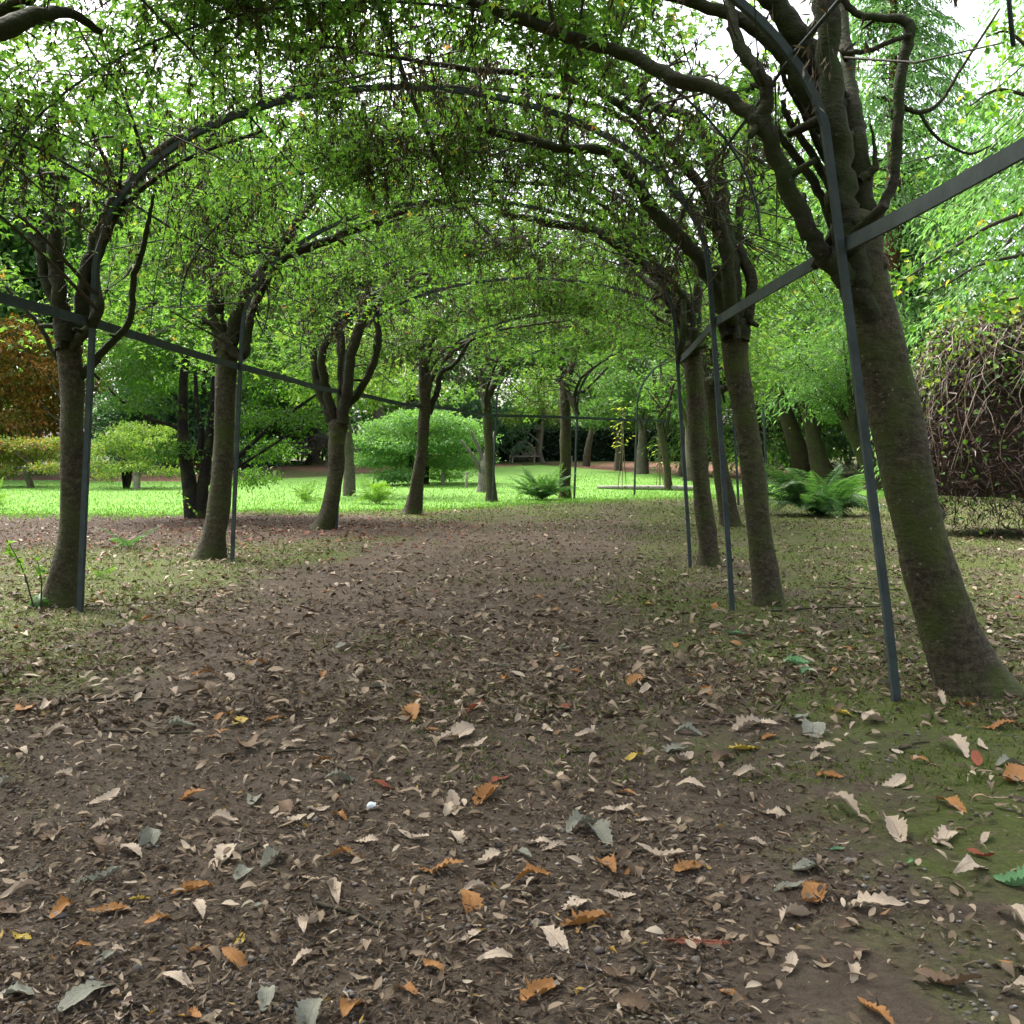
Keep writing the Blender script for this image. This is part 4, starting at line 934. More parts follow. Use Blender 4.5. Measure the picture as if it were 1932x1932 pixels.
# short posts on the lawn
for (px, py, tpy, w, lab) in [(880, 921, 893, 6, 'short weathered wooden post on the lawn beside the mound maple'), (258, 924, 894, 14, 'stout cut stub of a post among the stems of the dome shaped maple shrub'), (518, 905, 890, 6, 'short white topped marker post by the far lawn edge'), (590, 872, 856, 7, 'squat dark post beside the weeping maple trunk'),
                              (836, 914, 894, 8, 'mossy topped low post under the mound maple'), (797, 912, 892, 8, 'pale low post under the left side of the mound maple'), (1078, 872, 862, 5, 'small pale marker post by the mulch bed')]:
    b_ = base(px, py); yy = b_[1]; r = PX(w, yy); hh = PX(2 * (py - tpy), yy)
    root = empty('marker_post', b_, lab, 'post')
    mb = MB(); add_tube(mb, np.array([b_ - [0, 0, 0.1], b_ + [0, 0, hh * 0.5], b_ + [0.01, 0, hh]]), [r, r * 0.95, r * 0.92], 9, 0.08, 3); sk_ = mb.build('stake', M['wood_grey'], root)
    mb = MB(); add_tube(mb, np.array([b_ + [0.01, 0, hh - 0.01], b_ + [0.01, 0, hh + 0.03], b_ + [0.01, 0, hh + 0.05]]), [r * 1.12, r * 1.1, r * 0.7], 9); mb.build('cap', M['log'], sk_, root.location)

# ------------------------------------------------------------------ ferns
def frond_data(kind, seed, arch):
    rs = np.random.default_rng(seed); mb = MB(); n = 32
    t = np.linspace(0, 1, n); x = t * (0.95 - 0.25 * arch); z = 0.75 * (1 - arch) * t + arch * (0.9 * t - 1.05 * t * t)
    P = np.stack([x, 0.03 * np.sin(t * 4 + seed), z], 1)
    add_tube(mb, P, np.linspace(0.006, 0.002, n), 3, val=0.3, cap=False)
    T = unit(np.gradient(P, axis=0))
    for s in (-1, 1):
        q = np.arange(3, n); ln = 0.17 * np.sin(np.pi * np.clip((t[q] - 0.04) ** 0.75, 0, 1)) * 1.0 + 0.012
        for sub, dl in ((0, 0.0),):
            PP = P[q] + (T[q] * dl / n)
            D = np.array([0, s * 1.0, 0]) + T[q] * 0.35 + rs.normal(0, 0.06, (len(q), 3)) + np.array([0, 0, -0.12])
            N = np.cross(T[q], [0, 1.0, 0]); N = N * np.sign(N[:, 2:3] + 1e-6)
            add_leaves(mb, PP, D, N + rs.normal(0, 0.12, N.shape), ln, 0.021, np.clip(0.35 + 0.4 * t[q] + rs.normal(0, 0.12, len(q)), 0, 1), 0.05, 0.15)
    return mb.data('frond', M[kind])
FR = {k: [frond_data(k, s, a) for s, a in enumerate((0.25, 0.45, 0.6, 0.75, 0.9))] for k in ('fern', 'fern_light')}
def fern(label, px, py, size, nf, kind, group=None, up=None):
    b_ = base(px, py); root = empty('fern', b_, label, 'fern', group)
    for q in range(nf):
        o = bpy.data.objects.new('frond', random.choice(FR[kind] if not up else FR[kind][:3])); col.objects.link(o); o.parent = root
        a = q * 2.39996 + rng.uniform(-0.3, 0.3); s = size * rng.uniform(0.65, 1.1)
        o.rotation_euler = (rng.uniform(-0.25, 0.25), rng.uniform(-0.5, 0.25), a); o.scale = (s, s, s)
        o.location = (rng.normal(0, 0.05) * size, rng.normal(0, 0.05) * size, rng.uniform(-0.02, 0.08) * size)
fern('large dark green fern clump spreading on the mossy ground in front of the leaning laburnums', 1545, 973, 1.95, 70, 'fern')
fern('dense upright fern clump at the foot of the upright laburnum', 1022, 944, 1.3, 60, 'fern', up=True)
fern('pale arching fern fronds overlapping the foot of the upright laburnum', 1062, 940, 1.0, 8, 'fern_light')
fern('light green fern beside the trunk of the goblet shaped laburnum', 580, 950, 0.95, 16, 'fern_light')
fern('wide light green fern between the goblet laburnum and the slim one', 712, 952, 1.1, 24, 'fern_light')
fern('low dark fern on bare soil between the two mossy footed laburnums', 248, 1036, 0.6, 7, 'fern')
fern('small yellow green fern in the grass by the leaning metal post', 196, 1092, 0.33, 8, 'fern_light')
fern('fern at the lawn edge beside the moss footed laburnum', -22, 962, 1.0, 18, 'fern_light')
fern('bright fern in front of the arched garden seat', 960, 868, 2.6, 26, 'fern_light')
for px, lab in ((1082, 'green fern at the foot of the dark hedge beside the garden seat post'), (1128, 'blue green fern at the foot of the dark hedge beside the redwood'), (1172, 'fern spreading beneath the redwood in front of the hedge')):
    fern(lab, px, 866, 2.2, 18, 'fern')

# ------------------------------------------------------------------ vine-smothered mound on the right
bv = base(1850, 1018); yv = bv[1] + 1.6
cv = np.array([at(1905, 0, yv)[0], yv, 0.0]); RV = np.array([1.85, 1.9, 3.95])
root = empty('vine_mound', (cv[0], cv[1], 0), 'tall mound of brown dead vine stems with yellow green leaves on top', 'shrub')
def mound(u, a, k=1.0):
    """u 0 top .. 1 foot, a azimuth"""
    w = np.sin(np.clip(u * 1.15, 0, 1) * np.pi / 2) ** 0.75 * np.where(u > 0.75, 1 - (u - 0.75) * 0.45, 1)
    bulge = 1 + 0.16 * (vnoise(np.cos(a) * 1.7 + 4, np.sin(a) * 1.7 + u * 4, 12) - 0.5)
    z = RV[2] * np.cos(np.clip(u, 0, 1) * np.pi / 2) ** 0.85
    return np.stack([cv[0] + np.cos(a) * RV[0] * w * bulge * k, cv[1] + np.sin(a) * RV[1] * w * bulge * k, 0.12 + z * (0.94 + 0.06 * k)], -1)
mb = MB()
U, A2 = np.meshgrid(np.linspace(0.0, 0.93, 24), np.linspace(0, 2 * np.pi, 48)); G = mound(U, A2, 0.9)
G[..., 2] = np.maximum(G[..., 2], 0.12 + 0.5 * vnoise(G[..., 0] * 2.2, G[..., 1] * 2.2 + 7, 3))
i = np.arange(47)[:, None] * 24; j = np.arange(23)[None]
mb.add(G.reshape(-1, 3), np.stack([i + j, i + j + 1, i + 24 + j + 1, i + 24 + j], -1).reshape(-1, 4)); mb.build('thatch_core', plain_mat('dead_thatch', (0.02, 0.014, 0.01), (0.07, 0.046, 0.031), 14), root)
st = MB()
n = 22000
u = rng.random(n) ** 0.8; a = rng.uniform(np.pi * 0.85, np.pi * 2.1, n)
P = mound(u, a, 1) + rng.normal(0, 0.12, (n, 3))
D = unit(rng.normal(0, 0.9, (n, 3)) + np.array([0, 0, -0.5])); vv = np.clip(rng.beta(1.6, 2.6, n) + 0.25 * (0.5 - u), 0, 1)
add_leaves(st, P, D, rand_dirs(n), rng.uniform(0.08, 0.26, n), rng.uniform(0.004, 0.008, n), vv * 0.8, 0.2, 0.25)
st.build('dead_stems', M['vine_stem'], root)['kind'] = 'stuff'
for q in range(170):
    u0 = rng.random() * 0.5; a0 = rng.uniform(np.pi * 0.85, np.pi * 2.1); L = rng.uniform(0.25, 0.6)
    us = np.linspace(u0, min(u0 + L, 1.0), 7); as_ = a0 + np.cumsum(rng.normal(0, 0.1, 7))
    P = mound(us, as_, 1.1) + rng.normal(0, 0.05, (7, 3)); P[:, 2] = np.maximum(P[:, 2], 0.02)
    mb = MB(); add_tube(mb, spline(P, 16), np.linspace(0.011, 0.006, 16) * rng.uniform(0.6, 1.2), 4, val=rng.uniform(0.55, 1.0)); mb.build('vine', M['vine_stem'], root)
lv = MB(); n = 4200
u = np.concatenate([rng.random(2800) ** 1.3 * 0.6, rng.random(1400)]); a = np.concatenate([rng.uniform(np.pi * 0.6, np.pi * 1.65, 2800), rng.uniform(np.pi * 0.75, np.pi * 2.1, 1400)])
P = mound(u, a, 1.07) + rng.normal(0, 0.13, (n, 3)); P[:, 2] = np.maximum(P[:, 2], 0.1); D = rand_dirs(n, -0.4)
add_leaves(lv, P, D, unit(rng.normal(0, 0.4, (n, 3)) + np.array([0, -0.5, 0.8])), rng.uniform(0.07, 0.14, n), rng.uniform(0.055, 0.115, n), np.clip(rng.beta(2, 1.5, n) - u * 0.5, 0, 1)); lv.build('leaves', M['vine_leaf'], root)

# leafy bough of a lime-like tree reaching in at the right and its pale trunk
bt = g(7.3 * 1.0, 14.2); root = empty('broadleaf_tree', (bt[0] + 0.12, bt[1], bt[2]), 'pale trunked broadleaf tree reaching leafy boughs over the vine mound', 'tree')
mb = MB(); P = np.array([[bt[0] + 0.15, bt[1], -0.1, 0.2], [bt[0] + 0.12, bt[1], 2, 0.17], [bt[0] + 0.02, bt[1], 5, 0.15], [bt[0] - 0.1, bt[1], 9, 0.1]]); S = spline(P, 24); add_tube(mb, S[:, :3], S[:, 3], 14, 0.12, 5); mb.build('trunk', M['bark_pale'], root)
lv = MB(); n_l = []
for pts in ([(1935, 400, 10), (1860, 430, 8), (1780, 480, 6), (1700, 530, 3), (1660, 545, 2)], [(1935, 480, 8), (1850, 500, 6), (1780, 540, 4), (1720, 570, 2)], [(1940, 180, 8), (1880, 170, 6), (1830, 200, 3)], [(1940, 90, 8), (1900, 60, 5), (1860, 70, 3)], [(1940, 560, 6), (1880, 570, 4), (1820, 590, 2)]):
    Q = spline(L_(pts, 14.2), 14); mb = MB(); add_tube(mb, Q[:, :3], Q[:, 3], 6); mb.build('limb', M['twig'], root)
    k = 110; s = rng.random(k); PP = np.array([Q[int(z * 13), :3] for z in s]) + rng.normal(0, 0.16, (k, 3)); PP[:, 1] += rng.normal(0, 0.25, k); n_l.append(PP)
PP = np.vstack(n_l); n = len(PP)
add_leaves(lv, PP, rand_dirs(n, -0.6), unit(rng.normal(0, 0.4, (n, 3)) + np.array([0, -0.3, 0.9])), rng.uniform(0.08, 0.14, n), rng.uniform(0.07, 0.12, n), rng.random(n)); lv.build('leaves', M['lime_leaf'], root)

# thin saplings at the left edge
for (px, py, tpx, tpy, lab) in [(66, 1150, 8, 1010, 'thin whippy sapling with a few leaves beside the moss footed laburnum'), (76, 1150, 68, 1050, 'bare short sapling beside the whippy one'), (408, 1040, 330, 915, 'thin seedling leaning left at the foot of the curved laburnum')]:
    b_ = base(px, py); yy = b_[1]; tp = at(tpx, tpy, yy); root = empty('sapling', b_, lab, 'sapling')
    Q = spline(np.array([b_ - [0, 0, 0.03], (b_ + tp) / 2 + [0.03, 0, 0.02], tp]), 10); mb = MB(); add_tube(mb, Q, np.linspace(0.009, 0.003, 10), 5); mb.build('stem', M['twig'], root)
    k = 14; PP = np.array([Q[int(z * 9)] for z in rng.uniform(0.5, 1, k)]); D = rand_dirs(k, 0.2); lv = MB()
    add_leaves(lv, PP, D, rand_dirs(k, 2), rng.uniform(0.05, 0.11, k), 0.045, rng.random(k)); lv.build('leaves', M['fern_light'], root)

# ------------------------------------------------------------------ ground litter
def gh(x, y):
    return gz(x, y) + (0.03 * (fbm(x * 2.5, y * 2.5, 21, 3) - 0.5) + 0.018 * (fbm(x * 9, y * 9, 31, 2) - 0.5)) * smooth(40, 15, y)

def litter_field(n, y0, y1, l0, l1, zoff, pw=1.0, thr=0.4, seed=1, half=0.56):
    u = rng.random(n) ** pw; y = y0 * (y1 / y0) ** u
    x = rng.uniform(-half, half, n) * y
    d = fbm(x * 0.9 + 3, y * 0.9, seed, 3) + 0.12 * (x < 0) * (y < 6) - 0.17 * smooth(0.1, 1.2, x) * smooth(7, 4, y)
    keep = d + rng.normal(0, 0.1, n) > thr
    keep &= y < lawn_edge(x) + 0.5 * rng.normal(0, 1, n)
    x, y = x[keep], y[keep]; n = len(x)
    P = np.stack([x, y, gh(x, y) + zoff * rng.random(n) + 0.004], 1)
    az = rng.uniform(0, 6.283, n); D = np.stack([np.cos(az), np.sin(az), rng.normal(0.05, 0.22, n)], 1)
    N = unit(np.stack([rng.normal(0, 0.33, n), rng.normal(0, 0.33, n), np.ones(n)], 1))
    return P, D, N, rng.uniform(l0, l1, n)
lt = MB()
for (n, y0, y1, l0, l1, zo, thr) in [(50000, 2.3, 9, 0.012, 0.04, 0.006, 0.38), (42000, 5.5, 32, 0.03, 0.08, 0.012, 0.33)]:
    P, D, N, L = litter_field(n, y0, y1, l0, l1, zo, thr=thr)
    add_leaves(lt, P, D, N, L, L * rng.uniform(0.15, 0.42, len(L)), np.clip(rng.beta(1.5, 2.7, len(L)) + (rng.random(len(L)) > 0.97) * 0.4, 0, 1), rng.uniform(-0.6, 0.8, (len(L), 1)), rng.uniform(-0.5, 0.6, (len(L), 1)))
tag(lt.build('leaf_litter', M['litter']), 'layer of small broken brown leaf fragments over the path', 'leaf litter', kind='stuff')

# leaf meshes with toothed margins, bent and cupped
def fallen_data(kind, seed):
    rs = np.random.default_rng(seed); n = 19
    t = np.linspace(0, 1, n); w = (0.13 + 0.06 * rs.random()) * np.sin(np.pi * t ** (0.75 + 0.35 * rs.random())) ** 0.75
    c1, c2, tw_ = rs.uniform(-0.7, 1.1), rs.uniform(0.3, 2.2), rs.uniform(-1.1, 1.1)
    V = []; UV = []
    for q in range(n):
        x = t[q]; zc = 0.10 * c1 * math.sin(np.pi * x) + 0.05 * math.sin(x * 7 + seed)
        yc = 0.06 * math.sin(x * 3 + seed)
        for s in (-1, -0.5, 0, 0.5, 1):
            ww = w[q] * (1 + (0.1 * ((q % 2) * 2 - 1) + rs.normal(0, 0.07)) * (abs(s) == 1)) * s
            th = tw_ * (x - 0.5) * 1.6
            zz = c2 * ww * ww * 3 + rs.normal(0, 0.012) * abs(s)
            V.append([x - 0.5 + 0.02 * abs(s), yc + ww * math.cos(th) - zz * math.sin(th), zc + zz * math.cos(th) + ww * math.sin(th)]); UV.append([x, s, 0])
    V = np.array(V); V[:, 2] -= V[:, 2].min()
    F = [[q * 5 + s, (q + 1) * 5 + s, (q + 1) * 5 + s + 1, q * 5 + s + 1] for q in range(n - 1) for s in range(4)]
    mb = MB(); mb.add(V, F)
    st = np.array([[-0.5, 0, V[2, 2]], [-0.6, 0.02, V[2, 2] + 0.01], [-0.68, 0.03, V[2, 2]]]); add_tube(mb, st, [0.008, 0.006, 0.005], 3)
    me = mb.data('fallen_leaf', FALL[kind][0])
    at_ = me.attributes.new('uvw', 'FLOAT_VECTOR', 'POINT'); uv = np.zeros((len(me.vertices), 3)); uv[:len(UV)] = UV; at_.data.foreach_set('vector', uv.astype(np.float32).ravel())
    SHAPE[me.name] = 'twisted' if abs(tw_) > 0.75 else 'arched' if c1 > 0.6 else 'deeply cupped' if c2 > 1.5 else 'flat lying' if abs(c1) < 0.35 else 'curled'
    return me
SHAPE = {}
FD = {k: [fallen_data(k, 10 * i + ord(k)) for i in range(6)] for k in FALL}
placed = []
MARKS = [((2.3, 6.1), 'at the foot of the leaning metal post'), ((2.9, 6.4), 'at the foot of the thick lichen speckled laburnum'), ((2.5, 10), 'by the laburnum with the swollen trunk'), ((-4.2, 9.7), 'by the moss footed laburnum'), ((-0.57, 4.22), 'near the crumpled white scrap'), ((0.54, 3.03), 'near the rusty conifer sprig'), ((1.75, 7.05), 'near the large fresh green leaf'), ((1.7, 3.45), 'near the bright green leaf on bare earth')]
def leaf_spot(x, y):
    d, w = min((math.hypot(x - a, y - b2_), w) for (a, b2_), w in MARKS)
    if d < 0.75: return w
    if x > path_x(y) + 2.6: return 'on the mossy verge below the thick laburnum' if y < 8 else 'on the verge beyond the swollen laburnum'
    if x < path_x(y) - 2.4: return 'on the verge towards the lawn'
    if y < 3.6: return 'on the gravelly bare earth' if x > 0.2 else 'in the thick litter of the path'
    if y < 5.5: return 'on the path before the leaning metal post' if x > 0.2 else 'on the littered path beside the crumpled scrap'
    return 'on the path at the thick laburnum hoop' if y < 8 else 'on the path by the moss footed laburnum hoop'
def put_leaf(kind, x, y, L, az, tilt=None, label=None):
    o = bpy.data.objects.new('fallen_leaf', random.choice(FD[kind])); col.objects.link(o)
    z = float(gh(np.array(x), np.array(y)))
    o.location = (x, y, z + 0.003); s = L * 1.0
    o.scale = (s, s * random.uniform(0.85, 1.25), s * random.uniform(0.7, 1.3))
    tl = tilt if tilt is not None else (rng.normal(0, 0.16), rng.normal(0, 0.16))
    o.rotation_euler = (tl[0], tl[1], az)
    if label: tag(o, label, 'leaf')
    else:
        spot = leaf_spot(x, y); sz = 'small' if L < 0.1 else 'middling' if L < 0.145 else 'large'
        tag(o, f'{sz} {SHAPE[o.data.name]} {FALL[kind][1]} {spot}', 'leaf', FALL[kind][2])
    placed.append((x, y))
hand = [(1020, 1880, 95, 40, 'o'), (1105, 1745, 100, 15, 'o'), (1082, 1710, 50, 60, 'p'), (882, 1718, 62, -60, 'o'), (1145, 1640, 66, -40, 'o'), (1000, 1664, 82, 0, 'o'), (1040, 1782, 90, -35, 'p'), (1640, 1718, 130, -12, 'p'), (1528, 1700, 62, 85, 'o'), (1490, 1680, 64, 5, 'k'), (1520, 1645, 60, 30, 'k'),
        (1830, 1648, 88, 15, 'p'), (1915, 1745, 95, -45, 'p'), (1680, 1568, 80, -45, 'p'), (1592, 1532, 85, -30, 'p'), (1795, 1522, 68, -30, 'o'), (1455, 1538, 62, -15, 'p'), (1305, 1492, 64, -15, 'p'), (1415, 1468, 72, 0, 'p'), (1405, 1418, 60, 10, 'y'), (1405, 1380, 80, 5, 'p'), (1440, 1372, 60, -15, 'p'), (1685, 1482, 48, 20, 'p'),
        (1800, 1418, 55, -40, 'p'), (1780, 1580, 40, 60, 'p'), (920, 1505, 62, 55, 'o'), (730, 1488, 58, -5, 'r'), (860, 1392, 72, 20, 'p'), (770, 1354, 45, 50, 'o'), (897, 1410, 52, 10, 'p'), (410, 1388, 46, 10, 'o'), (462, 1412, 44, 50, 'b'), (40, 1338, 44, 40, 'o'), (30, 1418, 46, -10, 'p'), (588, 1754, 72, 62, 'p'),
        (635, 1682, 52, 100, 'p'), (300, 1745, 82, 25, 'o'), (370, 1798, 64, 40, 'o'), (442, 1822, 62, -30, 'o'), (335, 1855, 66, -25, 'p'), (240, 1908, 60, 80, 'p'), (500, 1892, 56, 70, 'k'), (420, 1550, 54, -15, 'p'), (865, 1584, 46, -40, 'p'), (835, 1532, 42, 80, 'p'), (850, 1530, 42, -60, 'p'), (545, 1552, 70, 25, 'p'),
        (598, 1532, 48, 20, 'p'), (510, 1632, 52, 50, 'k'), (1168, 1692, 60, 0, 'p'), (885, 1774, 54, 30, 'p'), (945, 1814, 95, 5, 'p'), (770, 1872, 50, -40, 'o'), (195, 1814, 54, 30, 'k'), (1490, 1826, 44, 70, 'p'), (1100, 1562, 80, 10, 'k'), (1130, 1580, 60, -50, 'k'), (1010, 1595, 60, 0, 'p'), (1045, 1600, 55, 15, 'p'), (830, 1640, 90, 0, 'o'),
        (920, 1630, 60, 30, 'p'), (1095, 1505, 45, 10, 'b'), (1180, 1495, 44, -10, 'o'), (1200, 1290, 36, 60, 'o'), (1230, 1425, 38, 0, 'p'), (1060, 1335, 40, -10, 'r'), (450, 1365, 40, 30, 'y'), (95, 1335, 60, 20, 'p'), (345, 1285, 40, 10, 'p'), (1165, 1530, 60, 0, 'p'), (1290, 1440, 34, 50, 'p'), (1525, 1385, 36, 70, 'k'),
        (1510, 1360, 34, 60, 'k'), (1650, 1365, 60, 20, 'p'), (1630, 1345, 60, -20, 'p'), (1820, 1330, 60, -20, 'o'), (1880, 1375, 70, 0, 'o'), (1910, 1470, 50, 60, 'o'), (1545, 1415, 60, 0, 'p'), (265, 1695, 44, 10, 'y'), (40, 1770, 40, -5, 'y'), (150, 1795, 46, 5, 'o'), (60, 1650, 44, 20, 'k'), (420, 1620, 44, 90, 'p'), (300, 1640, 40, 0, 'b'),
        (455, 1655, 36, 60, 'k'), (490, 1710, 40, 10, 'k'), (690, 1590, 50, 0, 'p'), (750, 1440, 52, 15, 'p'), (795, 1480, 40, 0, 'p'), (1200, 1650, 50, 0, 'o'), (1625, 1860 - 60, 40, 20, 'b'), (1380, 1880, 50, -20, 'o'), (1700, 1640, 30, 0, 'b')]
def near_az(px, py, deg):
    """direction on the ground from its slope in view at that point"""
    p0 = base(px, py); q = base(px + 20 * math.cos(R(deg)), py - 20 * math.sin(R(deg))); return math.atan2(q[1] - p0[1], q[0] - p0[0])
for (px, py, w, dg, kd) in hand:
    p = base(px, py); q0, q1 = base(px - w / 2 * math.cos(R(dg)), py + w / 2 * math.sin(R(dg)) * 0.8), base(px + w / 2 * math.cos(R(dg)), py - w / 2 * math.sin(R(dg)) * 0.8)
    L = min(np.linalg.norm(q1 - q0), 0.26)
    put_leaf(kd, p[0], p[1], max(L, w / 1932 * p[1]) * 1.02, near_az(px, py, dg))
p = base(1505, 1258); put_leaf('g', p[0], p[1], 0.2, 2.6, None, 'large fresh green leaf lying in front of the leaning metal post')
p = base(1520, 1272); put_leaf('g', p[0], p[1], 0.17, 0.3, None, 'smaller green leaf overlapping the large fresh green leaf')
p = base(1385, 1198); put_leaf('g', p[0], p[1], 0.18, 0.2, None, 'pale green leaf lying by the foot of the swollen laburnum')
p = base(1925, 1672); put_leaf('g', p[0], p[1], 0.17, -0.5, None, 'bright green leaf on bare earth beside two pale leaves')
p = base(1580, 1607); put_leaf('g', p[0], p[1], 0.055, 0.1, None, 'tiny blue green leaf lying on bare earth')
p = base(1720, 1633); put_leaf('g', p[0], p[1], 0.05, 0.4, None, 'tiny bright green leaf at the tip of a pale leaf')
need = 296 - len(hand)
while need > 0:
    u = random.random() ** 1.1; y = 2.6 * (11 / 2.6) ** u; x = random.uniform(-0.52, 0.52) * y
    if 1.0 < x and y < 4.5 and random.random() < 0.5: continue
    if any((x - a) ** 2 + (y - b2_) ** 2 < 0.012 for a, b2_ in placed): continue
    kd = random.choices('pobkyr', [36, 22, 22, 12, 4, 4])[0]
    put_leaf(kd, x, y, random.uniform(0.085, 0.19), random.uniform(0, 6.28)); need -= 1

# farther fallen leaves, past the first three hundred: one object
fl = MB(); n = 10500
P, D, N, L = litter_field(n, 2.5, 33, 0.03, 0.1, 0.012, pw=0.7, thr=0.36, seed=9)
L *= 0.65 + 0.75 * smooth(3, 8, P[:, 1])
fv = np.clip(rng.beta(2.2, 2.0, len(L)) * 0.97, 0, 1); Df = unit(D)
n = len(P); S2 = unit(np.cross(N, Df)); U2 = np.cross(Df, S2)
Wd = L * rng.uniform(0.1, 0.25, n); cu = rng.normal(0.05, 0.16, n) * L; cp = rng.uniform(-0.1, 0.75, n) * Wd; sk = rng.normal(0, 0.12, n) * L
def lp(a_, b_, c_): return P + Df * (a_ * L)[:, None] + S2 * (b_ + sk * a_ * a_)[:, None] + U2 * (c_ + cu * 4 * a_ * (1 - a_))[:, None] + np.array([0, 0, 0.007])
o1 = np.ones(n); r_ = lambda: rng.uniform(0.8, 1.2, n)
V = np.stack([lp(0 * o1, 0 * o1, 0 * o1), lp(0.2 * o1, Wd * 0.75 * r_(), cp * r_()), lp(0.25 * o1, 0 * o1, 0 * o1), lp(0.2 * o1, -Wd * 0.75 * r_(), cp * r_()), lp(0.45 * o1, Wd * r_(), cp * r_()), lp(0.5 * o1, 0 * o1, 0 * o1), lp(0.45 * o1, -Wd * r_(), cp * r_()),
              lp(0.75 * o1, Wd * 0.7 * r_(), cp * r_()), lp(0.77 * o1, 0 * o1, 0 * o1), lp(0.75 * o1, -Wd * 0.7 * r_(), cp * r_()), lp(o1, 0 * o1, 0 * o1)], 1)
ft = np.array([[0, 2, 1], [0, 3, 2], [7, 8, 10], [8, 9, 10], [1, 2, 5], [1, 5, 4], [2, 3, 6], [2, 6, 5], [4, 5, 8], [4, 8, 7], [5, 6, 9], [5, 9, 8]])
fl.add(V.reshape(-1, 3), (np.arange(n)[:, None, None] * 11 + ft[None]).reshape(-1, 3), np.repeat(fv, 12), True)
tag(fl.build('fallen_leaves', M['litter']), 'scattered dry fallen leaves farther along the path and verges', 'leaves', kind='stuff')
# red maple leaves under the left trees
rl = MB(); n = 1500; x = rng.normal(-4.2, 2.6, n); y = rng.normal(20, 3.5, n); P = np.stack([x, y, gh(x, y) + 0.012], 1)
add_leaves(rl, P, rand_dirs(n, 0, 0.2), unit(rng.normal(0, 0.25, (n, 3)) + np.array([0, 0, 1])), rng.uniform(0.05, 0.1, n), rng.uniform(0.04, 0.07, n), rng.random(n))
M['red_litter'] = leaf_mat('red_litter', [(0, (0.10, 0.03, 0.02)), (0.6, (0.22, 0.06, 0.03)), (1, (0.3, 0.14, 0.05))], 0.1, 0.7, (1, 0.8, 0.6))
tag(rl.build('red_leaf_litter', M['red_litter']), 'scatter of small dark red maple leaves on the shaded ground', 'leaf litter', kind='stuff')

# moss and thin grass tufts on the verges
n = 75000; u = rng.random(n); y = 4.5 * (34 / 4.5) ** u; x = rng.uniform(-0.6, 0.6, n) * y
msk = fbm(x * 0.5 + 2, y * 0.5, 41, 3) + 0.22 * smooth(1.0, 3.0, np.abs(x - path_x(y))) - 0.1 - 0.5 * smooth(1.3, 0.7, np.hypot((x + 8) / 6.5, (y - 21) / 4.2)) + 0.16 * smooth(16, 27, y)
k = (msk + rng.normal(0, 0.06, n) > 0.5) & (y < lawn_edge(x) + 1); x, y = x[k], y[k]; n = len(x)
mo = MB(); add_leaves(mo, np.stack([x, y, gh(x, y) - 0.004], 1), rand_dirs(n, 1.1), rand_dirs(n), rng.uniform(0.02, 0.05, n) * (0.6 + y / 22), rng.uniform(0.006, 0.016, n) * (0.6 + y / 18), rng.random(n))
tag(mo.build('moss_and_grass', M['moss']), 'thin moss and sparse grass on the shaded verges', 'moss', kind='stuff')

# gravel
pb = MB(); n = 5200; u = rng.random(n) ** 1.6; y = 2.4 * (8 / 2.4) ** u; x = rng.uniform(-0.55, 0.55, n) * y
k = fbm(x * 1.1 + 30, y * 1.1, 15, 2) + 0.1 * (x > 0) > 0.45; x, y = x[k], y[k]; n = len(x)
ico = np.array([[0, 0, 1], [1, 0, 0.1], [0.3, 0.95, 0.1], [-0.8, 0.6, 0.1], [-0.8, -0.6, 0.1], [0.3, -0.95, 0.1], [0, 0, -0.6]])
fi = np.array([[0, 1, 2], [0, 2, 3], [0, 3, 4], [0, 4, 5], [0, 5, 1], [6, 2, 1], [6, 3, 2], [6, 4, 3], [6, 5, 4], [6, 1, 5]])
r = rng.uniform(0.004, 0.012, n) * (1 + (rng.random(n) > 0.96) * 0.9); az = rng.uniform(0, 6.28, n); ca, sa = np.cos(az), np.sin(az)
V = ico[None] * rng.uniform(0.7, 1.25, (n, 7, 1)) * r[:, None, None] * np.stack([rng.uniform(0.8, 1.5, n), np.ones(n), rng.uniform(0.45, 0.8, n)], 1)[:, None]
V = np.stack([V[..., 0] * ca[:, None] - V[..., 1] * sa[:, None], V[..., 0] * sa[:, None] + V[..., 1] * ca[:, None], V[..., 2]], -1) + np.stack([x, y, gh(x, y) + 0.002], 1)[:, None]
pb.add(V.reshape(-1, 3), (np.arange(n)[:, None, None] * 7 + fi[None]).reshape(-1, 3), np.repeat(rng.random(n), 10), True)
tag(pb.build('gravel', M['stone']), 'small rounded pebbles embedded in the bare earth path', 'gravel', kind='stuff')

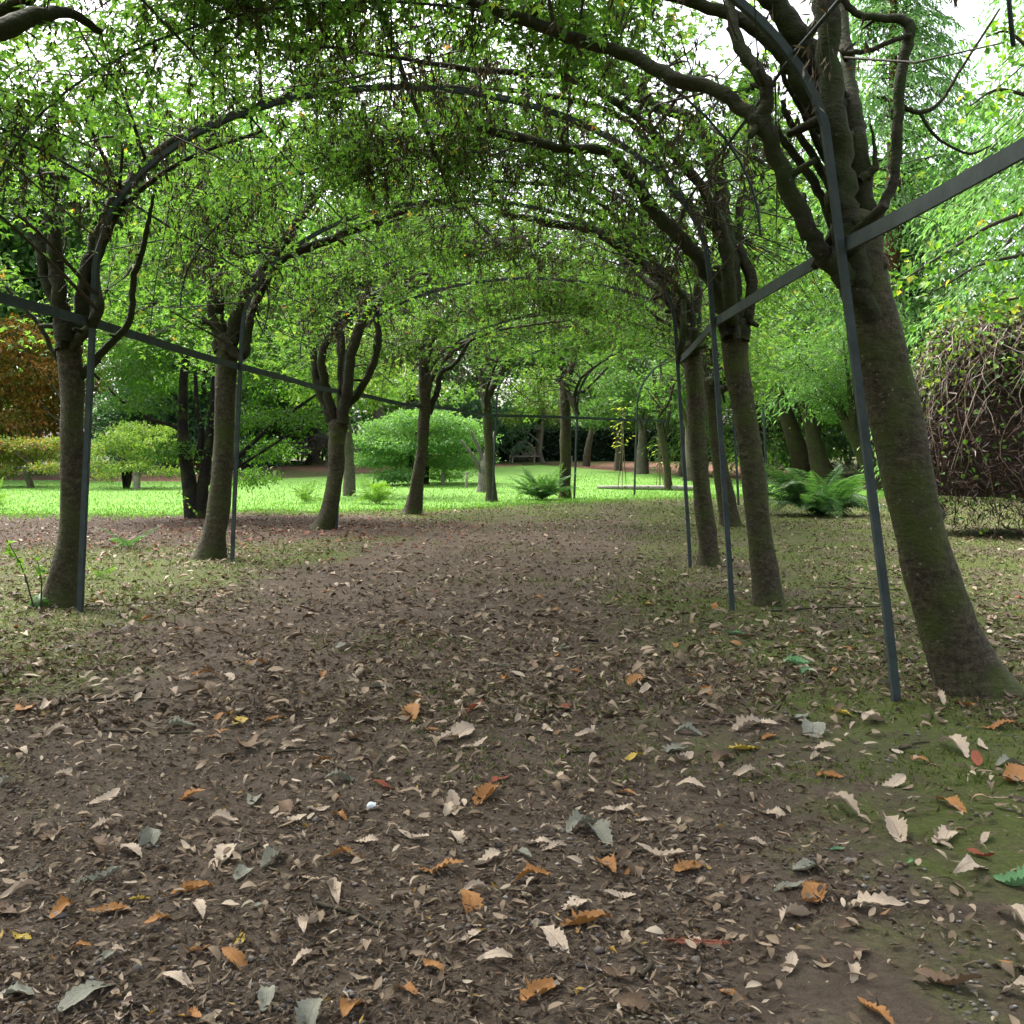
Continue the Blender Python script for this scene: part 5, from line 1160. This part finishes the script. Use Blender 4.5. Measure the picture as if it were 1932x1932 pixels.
# sticks lying about, a conifer sprig, a scrap of white down
for (px, py, L, az) in [(1200, 1610, 0.3, 0.2), (690, 1735, 0.35, -0.5), (455, 1610, 0.2, 0.9), (1205, 1815, 0.22, 1.6), (1310, 1840, 0.14, 1.3), (270, 1386, 0.5, -0.3), (200, 1325, 0.6, 0.1), (190, 1143, 0.7, 0.05), (235, 1160, 0.4, -0.9), (1560, 1150, 1.1, 0.25), (1100, 1420, 0.25, 0.5), (880, 1210, 0.4, 2.2), (1610, 1110, 0.9, -0.15), (1720, 1410, 0.3, 0.6), (60, 1560, 0.3, 2.0), (560, 1420, 0.3, 0.2), (1480, 1290, 0.35, 1.0), (1330, 1700, 0.2, 2.5)]:
    p = base(px, py); d = np.array([math.cos(az), math.sin(az), 0])
    pts = []
    for f in (-0.5, -0.15, 0.2, 0.5):
        q = p + d * L * f + np.array([rng.normal(0, 0.02 * L * 3), rng.normal(0, 0.02 * L * 3), 0]); q[2] = gh(q[0], q[1]) + 0.008; pts.append(q)
    mb = MB(); add_tube(mb, spline(np.array(pts), 12), np.linspace(0.006, 0.003, 12) * (1 + L), 6, 0.2, 3)
    q = pts[2]; add_tube(mb, np.array([q, q + [0.05 * L, 0.12 * L, 0.01]]), [0.004, 0.002], 5)
    o = mb.build('twig', M['twig'], None, off=p); tag(o, f"{'short' if L < 0.25 else 'long' if L > 0.45 else 'thin'} dark dead twig lying {leaf_spot(p[0], p[1])}", 'twig', 'dead twigs on the ground')
p = base(1312, 1783); mb = MB(); az = -0.1; d = np.array([math.cos(az), math.sin(az), 0]); n = 34
t = np.linspace(0, 1, n); P = p + d * (t[:, None] - 0.5) * 0.2; P[:, 2] += 0.012; add_tube(mb, P, 0.002, 4, val=0.3)
for s in (-1, 1): add_leaves(mb, P, d * 0.6 + np.array([-d[1], d[0], 0]) * s + rng.normal(0, 0.12, (n, 3)), np.tile([0, 0, 1.0], (n, 1)), 0.03 * np.sin(np.pi * (0.1 + 0.85 * t)), 0.006, 0.6)
o = mb.build('conifer_sprig', M['red_litter'], None, off=p); tag(o, 'rust coloured dry conifer sprig lying on the gravelly earth', 'sprig')
p = base(702, 1526); mb = MB(); TH, PHI = np.meshgrid(np.linspace(0.05, 3.09, 12), np.linspace(0, 6.283, 19))
rr_ = 0.017 * (0.6 + 0.8 * fbm(np.cos(PHI) * 3 + 9, np.sin(PHI) * 3 + TH * 3, 5, 2))
mb.add(np.stack([p[0] + rr_ * 1.3 * np.sin(TH) * np.cos(PHI), p[1] + rr_ * np.sin(TH) * np.sin(PHI), p[2] + 0.013 + rr_ * 0.8 * np.cos(TH)], -1).reshape(-1, 3), np.stack([np.arange(18)[:, None] * 12 + np.arange(11), np.arange(18)[:, None] * 12 + np.arange(11) + 1, (np.arange(18)[:, None] + 1) * 12 + np.arange(11) + 1, (np.arange(18)[:, None] + 1) * 12 + np.arange(11)], -1).reshape(-1, 4))
o = mb.build('crumpled_scrap', M['paper'], None, off=p); tag(o, 'small crumpled bluish white scrap lying on the path', 'litter')
